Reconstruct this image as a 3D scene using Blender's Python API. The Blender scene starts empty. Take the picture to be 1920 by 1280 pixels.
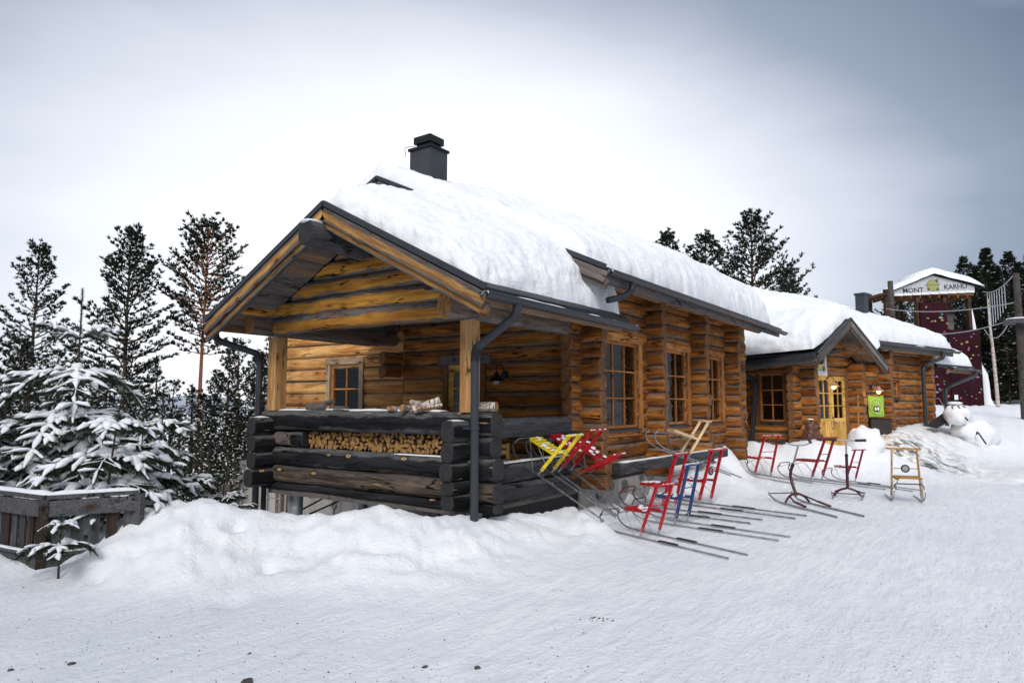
import bpy, math, random
import numpy as np
from mathutils import Vector, Matrix, noise
C=bpy.context; D=bpy.data
R=math.radians
SC=C.scene
COL=SC.collection
# ------------------------------------------------------------------ camera, sky, sun, exposure
FPX=1280.0; PITCH=math.atan(115/1280.0); YAW=R(35)
cam=D.cameras.new('camera'); camo=D.objects.new('camera',cam); COL.objects.link(camo)
cam.sensor_width=36; cam.lens=24.0; cam.clip_start=.1; cam.clip_end=3000
camo.location=(0,0,0); camo.rotation_euler=(R(90)+PITCH,0,YAW-R(90))
SC.camera=camo
SUN_EL=R(38); SUN_AZ=R(205)     # direction towards the veiled sun (world angle from +X)
SUNV=Vector((math.cos(SUN_EL)*math.cos(SUN_AZ),math.cos(SUN_EL)*math.sin(SUN_AZ),math.sin(SUN_EL)))
sl=D.lights.new('sun','SUN'); sl.energy=1.4; sl.angle=R(24); sl.color=(1,.95,.88)
so=D.objects.new('sun',sl); COL.objects.link(so); so.rotation_euler=SUNV.to_track_quat('Z','Y').to_euler(); so.location=(0,0,30)
wd=D.worlds.new('World'); SC.world=wd; wd.use_nodes=True
SC.view_settings.view_transform='Standard'; SC.view_settings.look='None'
SC.view_settings.exposure=.80; SC.view_settings.gamma=1; SC.view_settings.use_curve_mapping=False
SC.render.engine='CYCLES'

class NT:
    def __init__(s,tree): s.t=tree; s.n=tree.nodes; s.l=tree.links
    def __call__(s,typ,ins=None,**kw):
        nd=s.n.new(typ)
        for k,v in kw.items(): setattr(nd,k,v)
        for k,v in (ins or {}).items(): s.set(nd.inputs[k],v)
        return nd
    def set(s,sock,v):
        if isinstance(v,bpy.types.NodeSocket): s.l.new(v,sock)
        elif isinstance(v,bpy.types.Node): s.l.new(v.outputs[0],sock)
        else: sock.default_value=v
    def math(s,op,a,b=0.,c=None,clamp=False):
        n=s.n.new('ShaderNodeMath'); n.operation=op; n.use_clamp=clamp
        s.set(n.inputs[0],a); s.set(n.inputs[1],b)
        if c is not None: s.set(n.inputs[2],c)
        return n.outputs[0]
    def ramp(s,v,a,b,lo=0.,hi=1.,smooth=True):
        n=s.n.new('ShaderNodeMapRange'); n.interpolation_type='SMOOTHSTEP' if smooth else 'LINEAR'
        s.set(n.inputs[0],v); s.set(n.inputs[1],a); s.set(n.inputs[2],b); s.set(n.inputs[3],lo); s.set(n.inputs[4],hi)
        return n.outputs[0]
    def mix(s,f,a,b,typ='MIX'):
        n=s.n.new('ShaderNodeMix'); n.data_type='RGBA'; n.blend_type=typ
        s.set(n.inputs[0],f); s.set(n.inputs[6],a); s.set(n.inputs[7],b)
        return n.outputs[2]
    def noise(s,vec,scale,detail=4,rough=.55,dist=0.):
        n=s.n.new('ShaderNodeTexNoise'); s.set(n.inputs['Vector'],vec); n.inputs['Scale'].default_value=scale
        n.inputs['Detail'].default_value=detail; n.inputs['Roughness'].default_value=rough; n.inputs['Distortion'].default_value=dist
        return n.outputs[0]
    def mapping(s,vec,scale=(1,1,1),loc=(0,0,0)):
        n=s.n.new('ShaderNodeMapping'); s.set(n.inputs[0],vec); n.inputs['Scale'].default_value=scale; s.set(n.inputs['Location'],loc)
        return n.outputs[0]
def c4(c): return (c[0],c[1],c[2],1)

W=NT(wd.node_tree); W.n.clear()
wout=W('ShaderNodeOutputWorld'); bg=W('ShaderNodeBackground'); bg.inputs[1].default_value=.1
W.l.new(bg.outputs[0],wout.inputs[0])
sky=W('ShaderNodeTexSky',sky_type='NISHITA',sun_disc=False,sun_elevation=SUN_EL,sun_rotation=R(90)-SUN_AZ)
tcw=W('ShaderNodeTexCoord').outputs['Generated']
# cloud deck: thin and bright low ahead of the camera, heavier and darker higher up and to the sides
spw=W('ShaderNodeSeparateXYZ',{0:tcw})
def axis(v):
    n=W('ShaderNodeVectorMath',operation='DOT_PRODUCT'); W.l.new(tcw,n.inputs[0]); n.inputs[1].default_value=v; return n.outputs['Value']
wr=W.math('MULTIPLY',W.math('ADD',axis((math.sin(YAW),-math.cos(YAW),0)),.115),.8); wz=W.math('MULTIPLY',W.math('SUBTRACT',spw.outputs[2],.135),1.2)
wn=W.noise(W.mapping(tcw,(1.2,1.2,4)),1.4,5,.5)
q_=W.math('SQRT',W.math('ADD',W.math('MULTIPLY',wr,wr),W.math('MULTIPLY',wz,wz)))
q_=W.math('ADD',q_,W.math('MAXIMUM',W.math('MULTIPLY',axis((math.cos(YAW),math.sin(YAW),0)),-.6),0.))
q_=W.math('ADD',q_,W.math('MULTIPLY',W.math('SUBTRACT',wn,.5),.15))
cr=W('ShaderNodeValToRGB'); W.l.new(W.math('MULTIPLY',q_,.5),cr.inputs[0])
el=cr.color_ramp.elements; el[0].position=0; el[0].color=c4((7.3,7.35,7.5)); el[1].position=1; el[1].color=c4((5.2,5.5,6.0))
for p,c in ((.12,(6.9,7.0,7.2)),(.18,(5.6,5.8,6.2)),(.225,(4.0,4.25,4.8)),(.27,(1.95,2.25,2.85)),(.32,(1.0,1.25,1.75)),(.39,(2.2,2.5,3.1)),(.5,(4.0,4.3,4.9))):
    e=el.new(p); e.color=c4(c)
cl=W.mix(W.math('MULTIPLY',W.math('SUBTRACT',wn,.45),.5,clamp=True),cr.outputs[0],c4((4.5,5,6)))
W.l.new(W.mix(.93,sky.outputs[0],cl),bg.inputs[0])

# ------------------------------------------------------------------ helpers
Fv=np.array([math.cos(YAW),math.sin(YAW),0]); Rv=np.array([Fv[1],-Fv[0],0]); Zv=np.array([0,0,1.])
_c=Fv*math.cos(PITCH)+Zv*math.sin(PITCH); _u=-Fv*math.sin(PITCH)+Zv*math.cos(PITCH)
def at(x,y,d):
    r=_c+Rv*(x-960)/FPX+_u*(640-y)/FPX
    return Vector(r*(d/(r@Fv)))
def onz(x,y,z=-1.6):
    r=_c+Rv*(x-960)/FPX+_u*(640-y)/FPX
    return Vector(r*(z/r[2]))
WM={}
def link(name,me,parent=None,M=None,**props):
    o=D.objects.new(name,me); COL.objects.link(o)
    M=M or Matrix.Identity(4)
    if parent is not None:
        o.parent=parent; o.matrix_basis=WM[parent.name].inverted()@M
    else: o.matrix_basis=M
    WM[o.name]=M.copy()
    for k,v in props.items(): o[k]=v
    return o
def thing(name,label,cat,loc=(0,0,0),rz=0,group=None,kind=None):
    M=Matrix.Translation(loc)@Matrix.Rotation(rz,4,'Z')
    o=link(name,None,None,M); o.empty_display_size=.3; o['label']=label; o['category']=cat
    if group: o['group']=group
    if kind: o['kind']=kind
    return o
def tag(o,label,cat,group=None,kind=None):
    o['label']=label; o['category']=cat
    if group: o['group']=group
    if kind: o['kind']=kind
    return o
class MB:
    def __init__(s): s.v=[]; s.f=[]; s.m=[]; s.s=[]
    def add(s,vs,fs,mi=0,sm=False):
        b=len(s.v); s.v+= [tuple(v) for v in vs]; s.f+=[tuple(i+b for i in f) for f in fs]; s.m+=[mi]*len(fs); s.s+=[sm]*len(fs); return s
    def prism(s,bot,top,mi=0):       # two matching loops
        n=len(bot); fs=[tuple(range(n))[::-1],tuple(range(n,2*n))]+[(i,(i+1)%n,(i+1)%n+n,i+n) for i in range(n)]
        return s.add(list(bot)+list(top),fs,mi)
    def box(s,a,b,mi=0,M=None):
        x0,y0,z0=a; x1,y1,z1=b
        bo=[(x0,y0,z0),(x1,y0,z0),(x1,y1,z0),(x0,y1,z0)]; to=[(x,y,z1) for x,y,_ in bo]
        if M is not None: bo=[M@Vector(p) for p in bo]; to=[M@Vector(p) for p in to]
        return s.prism(bo,to,mi)
    def bar(s,p,q,w,h,up=(0,0,1),mi=0):
        p=Vector(p); q=Vector(q); d=(q-p).normalized(); y=Vector(up).cross(d)
        if y.length<1e-4: y=Vector((0,1,0)).cross(d)
        y.normalize(); z=d.cross(y)
        L=[y*(a*w/2)+z*(b*h/2) for a,b in ((-1,-1),(1,-1),(1,1),(-1,1))]
        return s.prism([p+k for k in L][::-1],[q+k for k in L][::-1],mi)
    def tube(s,pts,r,n=8,mi=0,caps=True,sm=True):
        pts=[Vector(p) for p in pts]; rs=r if isinstance(r,(list,tuple)) else [r]*len(pts)
        vs=[]; pv=None
        for i,p in enumerate(pts):
            d=(pts[min(i+1,len(pts)-1)]-pts[max(i-1,0)]).normalized()
            if pv is None:
                a=Vector((0,0,1)) if abs(d.z)<.9 else Vector((1,0,0)); y=a.cross(d).normalized()
            else:
                y=(pv-d*pv.dot(d)).normalized()
            pv=y; z=d.cross(y)
            for k in range(n):
                t=2*math.pi*k/n; vs.append(p+y*(math.cos(t)*rs[i])+z*(math.sin(t)*rs[i]))
        fs=[(i*n+k,i*n+(k+1)%n,(i+1)*n+(k+1)%n,(i+1)*n+k) for i in range(len(pts)-1) for k in range(n)]
        s.add(vs,fs,mi,sm)
        if caps:
            s.add(vs[:n],[tuple(range(n))[::-1]],mi); s.add(vs[-n:],[tuple(range(n))],mi)
        return s
    def ball(s,c,r,nu=12,nv=8,amp=0.,seed=0,mi=0,sm=True):
        rx,ry,rz=r if isinstance(r,(list,tuple)) else (r,r,r); c=Vector(c); vs=[]
        for j in range(nv+1):
            ph=math.pi*j/nv
            for i in range(nu):
                t=2*math.pi*i/nu; d=Vector((math.sin(ph)*math.cos(t),math.sin(ph)*math.sin(t),math.cos(ph)))
                k=1+amp*noise.noise(d*2.3+Vector((seed*7.1,seed,0)))
                vs.append(c+Vector((d.x*rx,d.y*ry,d.z*rz))*k)
        fs=[(j*nu+i,(j+1)*nu+i,(j+1)*nu+(i+1)%nu,j*nu+(i+1)%nu) for j in range(nv) for i in range(nu)]
        return s.add(vs,fs,mi,sm)
    def mesh(s,name,mats):
        me=D.meshes.new(name); me.from_pydata(s.v,[],s.f)
        for m in (mats if isinstance(mats,(list,tuple)) else [mats]): me.materials.append(m)
        me.polygons.foreach_set('material_index',s.m); me.polygons.foreach_set('use_smooth',s.s); me.update(); return me
    def build(s,name,mats,parent=None,M=None,**p): return link(name,s.mesh(name,mats),parent,M,**p)
def fr(o,x,y,z=None):           # frame: origin, x axis, y axis
    x=Vector(x).normalized(); z=x.cross(Vector(y)).normalized() if z is None else Vector(z).normalized(); y=z.cross(x)
    M=Matrix((x,y,z)).transposed().to_4x4(); M.translation=Vector(o); return M
rnd=random.Random(7)

# ------------------------------------------------------------------ materials
def mat(name):
    m=D.materials.new(name); m.use_nodes=True; t=NT(m.node_tree); b=m.node_tree.nodes['Principled BSDF']; return m,t,b
def plain(name,col,rough=.6,metal=0.,var=.12,scale=6,bump=.0,spec=.5):
    m,t,b=mat(name); tc=t('ShaderNodeTexCoord').outputs['Object']
    n=t.noise(tc,scale,5,.6)
    t.set(b.inputs['Base Color'],t.mix(t.ramp(n,.3,.7),c4([x*(1-var) for x in col]),c4([min(1,x*(1+var)) for x in col])))
    t.set(b.inputs['Roughness'],t.ramp(n,.2,.8,rough-.08,rough+.08)); b.inputs['Metallic'].default_value=metal
    b.inputs['Specular IOR Level'].default_value=spec
    if bump:
        bp=t('ShaderNodeBump',{'Height':t.noise(tc,scale*6,4),'Strength':bump,'Distance':.01}); t.set(b.inputs['Normal'],bp)
    return m
def wood(name,light,dark,grey=(.2,.19,.18),ga=.6,knot=(.07,.03,.012),halfh=.115,rough=.7,vert=0.,pale_knot=None,spots=None,bump=.7,tone=(.33,.67)):
    m,t,b=mat(name); tc=t('ShaderNodeTexCoord').outputs['Object']; oi=t('ShaderNodeObjectInfo').outputs['Random']
    off=t('ShaderNodeCombineXYZ',{0:t.math('MULTIPLY',oi,37.),1:t.math('MULTIPLY',oi,11.)})
    v=t('ShaderNodeVectorMath',{0:tc,1:off.outputs[0]},operation='ADD').outputs[0]
    warp=t.noise(t.mapping(v,(1.1,3,3)),1.,2)
    v2=t('ShaderNodeVectorMath',{0:v,1:t('ShaderNodeCombineXYZ',{1:t.math('MULTIPLY',warp,.05),2:t.math('MULTIPLY',warp,.12)}).outputs[0]},operation='ADD').outputs[0]
    grain=t.noise(t.mapping(v2,(1.3,26,26)),1.,6,.6)
    broad=t.noise(t.mapping(v2,(.9,6,6)),1.,4,.6)
    fine=t.noise(t.mapping(v2,(5,110,110)),1.,3,.6)
    tn=t.math('ADD',t.math('MULTIPLY',grain,.55),t.math('MULTIPLY',broad,.45))
    col=t.mix(t.ramp(tn,tone[0]+.05,tone[1]-.05),c4(dark),c4(light))
    col=t.mix(t.ramp(oi,.2,1,0.,.6),col,c4([x*.6 for x in dark]))
    # knots
    vo=t('ShaderNodeTexVoronoi',{'Vector':t.mapping(v2,(2.6,6,6)),'Scale':1.,'Randomness':1.})
    kd=vo.outputs['Distance']
    ksel=t.ramp(t('ShaderNodeSeparateColor',{0:vo.outputs['Color']}).outputs[0],.42,.48)
    kn=t.math('MULTIPLY',t.ramp(kd,.09,.17,1.,0.),ksel)
    halo=t.math('MULTIPLY',t.ramp(kd,.14,.42,1.,0.),ksel)
    if pale_knot:
        streak=t.ramp(t.math('MULTIPLY',t.ramp(t('ShaderNodeTexVoronoi',{'Vector':t.mapping(v2,(1.3,13,13)),'Scale':1.}).outputs['Distance'],.06,.16,1.,0.),t.ramp(grain,.45,.6)),.2,.8)
    # grey weathering towards the rounded upper and lower edges of each log, with broken outline
    sep=t('ShaderNodeSeparateXYZ',{0:tc}); az=t.math('ABSOLUTE',t.math('ADD',sep.outputs[2],.012))
    gn=t.noise(t.mapping(v2,(2.2,9,9)),1.,5,.65)
    gm=t.ramp(t.math('ADD',t.math('DIVIDE',az,halfh),t.math('MULTIPLY',t.math('SUBTRACT',gn,.5),1.5)),.55,.85)
    gm=t.math('MULTIPLY',gm,ga,clamp=True)
    gcol=t.mix(t.ramp(fine,.3,.7),c4([x*.45 for x in grey]),c4([x*1.25 for x in grey]))
    col=t.mix(gm,col,gcol)
    col=t.mix(t.math('MULTIPLY',halo,.5),col,c4([dark[0]*.55,dark[1]*.45,dark[2]*.4]))
    if pale_knot:
        col=t.mix(streak,col,c4(pale_knot))
        ring=t.math('MULTIPLY',t.math('MULTIPLY',t.ramp(kd,.10,.14,1.,0.),t.ramp(kd,.03,.07)),ksel)
        col=t.mix(ring,col,c4(pale_knot))
    else: col=t.mix(kn,col,c4(knot))
    if spots: col=t.mix(t.math('MULTIPLY',t.ramp(t.noise(t.mapping(v2,(3,14,14)),1.,4),.6,.72),.7),col,c4(spots))
    # drying checks
    cn=t.noise(t.mapping(v2,(.55,7.,7.)),1.,3,.55)
    ck=t.ramp(t.math('ABSOLUTE',t.math('SUBTRACT',cn,.52)),.003,.014,1.,0.)
    ck=t.math('MULTIPLY',ck,t.ramp(t.noise(t.mapping(v,(1.3,1,1)),1.,2),.50,.58))
    col=t.mix(ck,col,c4([x*.06 for x in dark]))
    col=t.mix(t.math('MULTIPLY',t.ramp(fine,.35,.5,1.,0.),.3),col,c4([x*.35 for x in dark]))
    t.set(b.inputs['Base Color'],col); t.set(b.inputs['Roughness'],t.ramp(grain,.2,.8,rough-.1,rough+.15)); b.inputs['Specular IOR Level'].default_value=.12
    h=t.math('SUBTRACT',t.math('ADD',t.math('MULTIPLY',grain,.6),t.math('MULTIPLY',fine,.35)),t.math('MULTIPLY',ck,1.6))
    h=t.math('SUBTRACT',h,t.math('MULTIPLY',kn,.4))
    bp=t('ShaderNodeBump',{'Height':h,'Strength':bump,'Distance':.02}); t.set(b.inputs['Normal'],bp)
    return m
def endgrain(name,light,dark):
    m,t,b=mat(name); tc=t('ShaderNodeTexCoord').outputs['Object']; oi=t('ShaderNodeObjectInfo').outputs['Random']
    sp=t('ShaderNodeSeparateXYZ',{0:tc}); n=t.noise(tc,9,4); 
    y=sp.outputs[1]; z=sp.outputs[2]
    r=t.math('SQRT',t.math('ADD',t.math('MULTIPLY',y,y),t.math('MULTIPLY',z,z)))
    rings=t.math('SINE',t.math('ADD',t.math('MULTIPLY',r,520.),t.math('MULTIPLY',n,9.)))
    th=t.math('ARCTAN2',z,y); cr=t.noise(t('ShaderNodeCombineXYZ',{0:t.math('MULTIPLY',th,2.2),1:t.math('MULTIPLY',oi,20.)}).outputs[0],1.6,3)
    ck=t.ramp(t.math('ABSOLUTE',t.math('SUBTRACT',cr,.5)),.004,.02,1.,0.)
    col=t.mix(t.ramp(rings,-1,1),c4(dark),c4(light)); col=t.mix(t.ramp(n,.35,.65,0,.6),col,c4([x*.5 for x in dark]))
    col=t.mix(t.math('MULTIPLY',ck,t.ramp(r,.01,.05)),col,c4([x*.15 for x in dark]))
    t.set(b.inputs['Base Color'],col); b.inputs['Roughness'].default_value=.8
    bp=t('ShaderNodeBump',{'Height':t.math('SUBTRACT',t.math('MULTIPLY',rings,.1),ck),'Strength':.5,'Distance':.01}); t.set(b.inputs['Normal'],bp)
    return m
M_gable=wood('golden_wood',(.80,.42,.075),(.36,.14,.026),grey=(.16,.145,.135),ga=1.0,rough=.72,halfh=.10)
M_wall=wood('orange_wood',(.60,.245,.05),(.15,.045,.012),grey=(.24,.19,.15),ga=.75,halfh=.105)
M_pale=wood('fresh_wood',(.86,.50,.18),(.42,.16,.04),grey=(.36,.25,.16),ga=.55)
M_dark=wood('charred_wood',(.030,.031,.035),(.008,.008,.009),grey=(.15,.148,.15),ga=.75,pale_knot=(.50,.33,.17),bump=.8)
M_railbrown=wood('worn_brown_rail_wood',(.19,.145,.11),(.035,.028,.024),grey=(.07,.068,.068),ga=.7,pale_knot=(.5,.32,.13),bump=.8)
M_rail=wood('weathered_rail_wood',(.10,.10,.11),(.04,.04,.045),grey=(.17,.17,.18),ga=.4,pale_knot=(.34,.26,.2),bump=.7)
M_beam=wood('grey_beam_wood',(.22,.16,.12),(.09,.07,.06),grey=(.21,.20,.20),ga=.8)
M_post=wood('post_wood',(.62,.38,.17),(.38,.19,.07),grey=(.22,.19,.17),ga=.25,halfh=1.2)
M_greyboard=wood('grey_board_wood',(.24,.20,.18),(.10,.085,.08),grey=(.2,.2,.2),ga=.3,halfh=.1)
M_tanboard=wood('tan_board_wood',(.46,.30,.18),(.28,.16,.085),grey=(.2,.18,.17),ga=.2,halfh=.1)
M_barge=wood('barge_wood',(.52,.28,.085),(.20,.10,.04),grey=(.10,.095,.095),ga=.95,halfh=.055)
M_fence=wood('fence_wood',(.11,.108,.112),(.035,.034,.036),grey=(.13,.13,.137),ga=.5,halfh=.07)
M_fencebrown=wood('fence_slat_wood',(.075,.05,.037),(.025,.019,.015),grey=(.12,.12,.12),ga=.4,halfh=.6)
M_frame=wood('window_frame_wood',(.66,.30,.10),(.42,.16,.05),grey=(.25,.2,.16),ga=.12,halfh=.6)
M_door=wood('door_wood',(.88,.60,.20),(.60,.34,.085),grey=(.42,.36,.27),ga=.3,halfh=.7)
M_casing=wood('casing_wood',(.34,.16,.065),(.18,.075,.03),grey=(.2,.16,.13),ga=.3,halfh=.6)
M_palecasing=wood('pale_casing_wood',(.50,.38,.26),(.28,.19,.12),grey=(.33,.31,.29),ga=.5,halfh=.3)
M_shed=wood('shed_slat_wood',(.27,.2,.16),(.12,.085,.07),grey=(.2,.18,.17),ga=.4,halfh=.03)
E_orange=endgrain('log_end_orange',(.36,.16,.05),(.15,.06,.02)); E_dark=endgrain('log_end_dark',(.035,.034,.035),(.012,.012,.013))
E_grey=endgrain('log_end_grey',(.25,.19,.14),(.1,.075,.055)); E_gold=endgrain('log_end_gold',(.50,.24,.06),(.25,.10,.03))
M_metal=plain('anthracite_metal',(.032,.036,.043),.42,.0,.1,3,spec=.35)
M_roof=plain('black_roof_metal',(.010,.011,.013),.5,.0,.2,5,spec=.25)
M_chim=plain('chimney_sheet',(.04,.043,.05),.5,.0,.12,2,spec=.3)
M_galv=plain('galvanised_steel',(.36,.38,.40),.42,.7,.25,9)
M_steel=plain('bare_steel',(.30,.31,.32),.38,.8,.3,14)
M_blackrub=plain('black_rubber',(.014,.014,.015),.6)
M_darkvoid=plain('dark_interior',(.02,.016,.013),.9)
M_redp=plain('red_paint',(.40,.006,.014),.4,.0,.25,20); M_darkred=plain('dark_red_paint',(.045,.005,.008),.42,.0,.3,16)
M_crimson=plain('crimson_paint',(.25,.006,.018),.42,.0,.3,16)
M_yellow=plain('yellow_paint',(.80,.62,.03),.45,.0,.15,20); M_blue=plain('blue_paint',(.026,.05,.15),.45,.0,.2,20)
M_bamboo=wood('varnished_cane',(.62,.38,.13),(.38,.2,.06),grey=(.4,.3,.2),ga=.1,halfh=.5); M_birchp=plain('pale_birch',(.68,.50,.30),.55,.0,.15,18)
M_signgrey=plain('sign_board_grey',(.42,.43,.45),.6,.0,.1,5)
M_white=plain('white_board',(.72,.73,.75),.6,.0,.06,5)
M_bulb=plain('dull_glass_bulb',(.45,.45,.45),.12)
def emis(name,col,st):
    m,t,b=mat(name); b.inputs['Emission Color'].default_value=c4(col); b.inputs['Emission Strength'].default_value=st; b.inputs['Base Color'].default_value=c4(col); return m
M_lit=emis('lit_bulb',(1,.55,.12),7.); M_pend=emis('pendant_glow',(1,.62,.25),5.)
def glass():
    m,t,b=mat('window_glass'); o=m.node_tree.nodes['Material Output']
    g=t('ShaderNodeBsdfGlossy',{'Color':c4((.9,.95,1)),'Roughness':.015}); tr=t('ShaderNodeBsdfTransparent',{'Color':c4((.75,.78,.78))})
    tc=t('ShaderNodeTexCoord').outputs['Object']
    bp=t('ShaderNodeBump',{'Height':t.noise(tc,1.6,2),'Strength':.12,'Distance':.05}); t.set(g.inputs['Normal'],bp)
    fz=t('ShaderNodeFresnel',{'IOR':1.6}); f=t.math('ADD',t.math('MULTIPLY',fz.outputs[0],.33),.02,clamp=True)
    mx=t('ShaderNodeMixShader',{0:f,1:tr.outputs[0],2:g.outputs[0]}); t.l.new(mx.outputs[0],o.inputs[0]); return m
M_glass=glass()
def concrete():
    m,t,b=mat('foundation_concrete'); tc=t('ShaderNodeTexCoord').outputs['Object']
    n=t.noise(tc,2,6); s=t.noise(t.mapping(tc,(7,7,.5)),1.,5); sp=t.noise(tc,40,3)
    col=t.mix(t.ramp(n,.3,.7),c4((.27,.255,.235)),c4((.40,.385,.36))); col=t.mix(t.ramp(s,.5,.68,0,.6),col,c4((.16,.145,.13)))
    col=t.mix(t.ramp(sp,.55,.75,0,.3),col,c4((.1,.1,.1)))
    t.set(b.inputs['Base Color'],col); b.inputs['Roughness'].default_value=.9
    t.set(b.inputs['Normal'],t('ShaderNodeBump',{'Height':sp,'Strength':.4,'Distance':.01})); return m
M_conc=concrete(); M_stone=plain('green_grey_stone',(.09,.115,.10),.75,.0,.5,7,.3); M_pebble=plain('dark_stone',(.07,.065,.06),.85,.0,.4,20,.3)
def snowmat(name,ground=False):
    m,t,b=mat(name); g=t('ShaderNodeNewGeometry').outputs['Position']
    a=t.noise(g,2.2,6,.6); f=t.noise(g,22,6,.65); ff=t.noise(g,140,3,.6)
    fresh=t.mix(t.ramp(a,.3,.7),c4((.80,.83,.875)),c4((.87,.885,.91)))
    h=t.math('ADD',t.math('MULTIPLY',a,.5),t.math('ADD',t.math('MULTIPLY',f,.35),t.math('MULTIPLY',ff,.06)))
    if ground:
        pk=t('ShaderNodeAttribute',attribute_name='packed').outputs['Fac']; dr=t('ShaderNodeAttribute',attribute_name='dirt').outputs['Fac']
        rip=t.noise(t.mapping(g,(1.6,7,3)),1.5,6,.6); rip2=t.noise(t.mapping(g,(5,16,3)),1.3,5,.6)
        pc=t.mix(t.ramp(t.math('ADD',t.math('MULTIPLY',rip,.6),t.math('MULTIPLY',a,.4)),.35,.65),c4((.72,.755,.81)),c4((.83,.855,.89)))
        pc=t.mix(t.ramp(t.noise(g,.55,4),.45,.7,0,.5),pc,c4((.66,.70,.77)))
        col=t.mix(pk,fresh,pc)
        # grit
        vo=t('ShaderNodeTexVoronoi',{'Vector':g,'Scale':9.}); gr=t.math('MULTIPLY',t.ramp(vo.outputs['Distance'],.05,.085,1.,0.),t.ramp(t.noise(g,1.3,3),.5,.6))
        vo2=t('ShaderNodeTexVoronoi',{'Vector':g,'Scale':26.}); gr2=t.math('MULTIPLY',t.ramp(vo2.outputs['Distance'],.06,.12,1.,0.),t.ramp(t.noise(g,.9,4),.52,.62))
        st=t.math('MULTIPLY',t.ramp(t.noise(g,2.6,7,.7),.62,.72),.35)
        grit=t.math('MULTIPLY',t.math('MAXIMUM',t.math('MAXIMUM',gr,t.math('MULTIPLY',gr2,.7)),st),pk)
        col=t.mix(t.math('MULTIPLY',grit,.8),col,c4((.10,.10,.11)))
        dn=t.ramp(t.noise(g,3.2,8,.72),.42,.62); col=t.mix(t.math('MULTIPLY',dn,dr),col,c4((.07,.066,.062)))
        h=t.math('ADD',h,t.math('MULTIPLY',t.math('MULTIPLY',t.math('ADD',rip,t.math('MULTIPLY',rip2,.5)),pk),.5))
        tr=t('ShaderNodeTexWave',{'Vector':t.mapping(g,(1,1,1)),'Scale':1.,'Distortion':3.,'Detail':2.},wave_type='BANDS')
    else: col=fresh
    t.set(b.inputs['Base Color'],col); b.inputs['Roughness'].default_value=.65; b.inputs['Specular IOR Level'].default_value=.25
    t.set(b.inputs['Normal'],t('ShaderNodeBump',{'Height':h,'Strength':.9,'Distance':.06})); return m
M_snow=snowmat('fresh_snow'); M_ground=snowmat('ground_snow',True)
def needles(name,a,b_):
    m,t,b=mat(name); oi=t('ShaderNodeObjectInfo').outputs['Random']; g=t('ShaderNodeTexCoord').outputs['Object']
    col=t.mix(t.ramp(t.noise(g,1.3,3),.35,.65),c4(a),c4(b_)); col=t.mix(t.math('MULTIPLY',oi,.4),col,c4([x*.5 for x in a]))
    t.set(b.inputs['Base Color'],col); b.inputs['Roughness'].default_value=.7; b.inputs['Specular IOR Level'].default_value=.2; return m
M_need=needles('pine_needles',(.008,.013,.008),(.019,.028,.012)); M_need2=needles('young_pine_needles',(.016,.034,.017),(.035,.062,.03))
def bark(name,lo,hi,zs):
    m,t,b=mat(name); g=t('ShaderNodeTexCoord').outputs['Object']; sp=t('ShaderNodeSeparateXYZ',{0:g})
    n=t.noise(t.mapping(g,(8,8,2)),1.2,6,.7); f=t.ramp(t.math('ADD',sp.outputs[2],t.math('MULTIPLY',n,zs*.3)),zs*.1,zs*.5)
    col=t.mix(f,c4(lo),c4(hi)); col=t.mix(t.ramp(n,.5,.3),col,c4([x*.35 for x in lo])); t.set(b.inputs['Base Color'],col); b.inputs['Roughness'].default_value=.9
    t.set(b.inputs['Normal'],t('ShaderNodeBump',{'Height':n,'Strength':.8,'Distance':.03})); return m
M_barkred=bark('red_pine_bark',(.10,.05,.03),(.30,.115,.05),8.); M_bark=bark('dark_bark',(.05,.032,.024),(.07,.045,.03),6.)
def birchbark():
    m,t,b=mat('birch_bark'); g=t('ShaderNodeTexCoord').outputs['Object']; oi=t('ShaderNodeObjectInfo').outputs['Random']
    n=t.noise(t.mapping(g,(30,9,9)),1.,4,.6); n2=t.noise(g,12,5,.7)
    col=t.mix(t.ramp(n2,.35,.6),c4((.16,.08,.055)),c4((.62,.57,.52))); col=t.mix(t.ramp(n,.58,.66),col,c4((.05,.035,.03)))
    t.set(b.inputs['Base Color'],col); b.inputs['Roughness'].default_value=.8; t.set(b.inputs['Normal'],t('ShaderNodeBump',{'Height':n2,'Strength':.5,'Distance':.01})); return m
M_birch=birchbark(); M_split=wood('split_wood',(.74,.48,.20),(.50,.27,.09),grey=(.4,.3,.2),ga=.15,halfh=.1,knot=(.3,.15,.06))
M_cut=endgrain('firewood_cut',(.50,.29,.10),(.30,.15,.045)); M_oldbark=plain('firewood_bark',(.07,.042,.028),.9,.0,.5,20,.4)

# ------------------------------------------------------------------ terrain
CP=[]   # control points X,Y,z
def cp(x,y,d): CP.append(tuple(at(x,y,d)))
for x,y,d in ((-150,975,7.6),(0,1075,6.4),(60,1058,6.5),(130,1030,6.6),(200,985,6.9),(300,957,7.1),(350,950,7.2),(400,948,7.3),(440,950,7.3),(480,957,7.4),(560,966,7.6),(620,968,7.7),(680,957,7.6),(720,953,7.5),(780,961,7.4),(850,977,7.25),(900,982,7.3),(940,972,7.7),(1000,962,8.2),(1050,955,8.6),(1100,950,8.9)): cp(x,y,d)
for x,y in ((-200,1130),(0,1110),(150,1135),(300,1160),(480,1180),(650,1165),(800,1135),(950,1105),(1100,1065),(1180,1040)): CP.append(tuple(onz(x,y,-1.585)))
for x,y,d in ((100,1085,6.15),(250,1060,6.2),(400,1050,6.3),(560,1060,6.3),(720,1050,6.2),(860,1045,6.5),(1000,1010,7.4)): cp(x,y,d)
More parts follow.
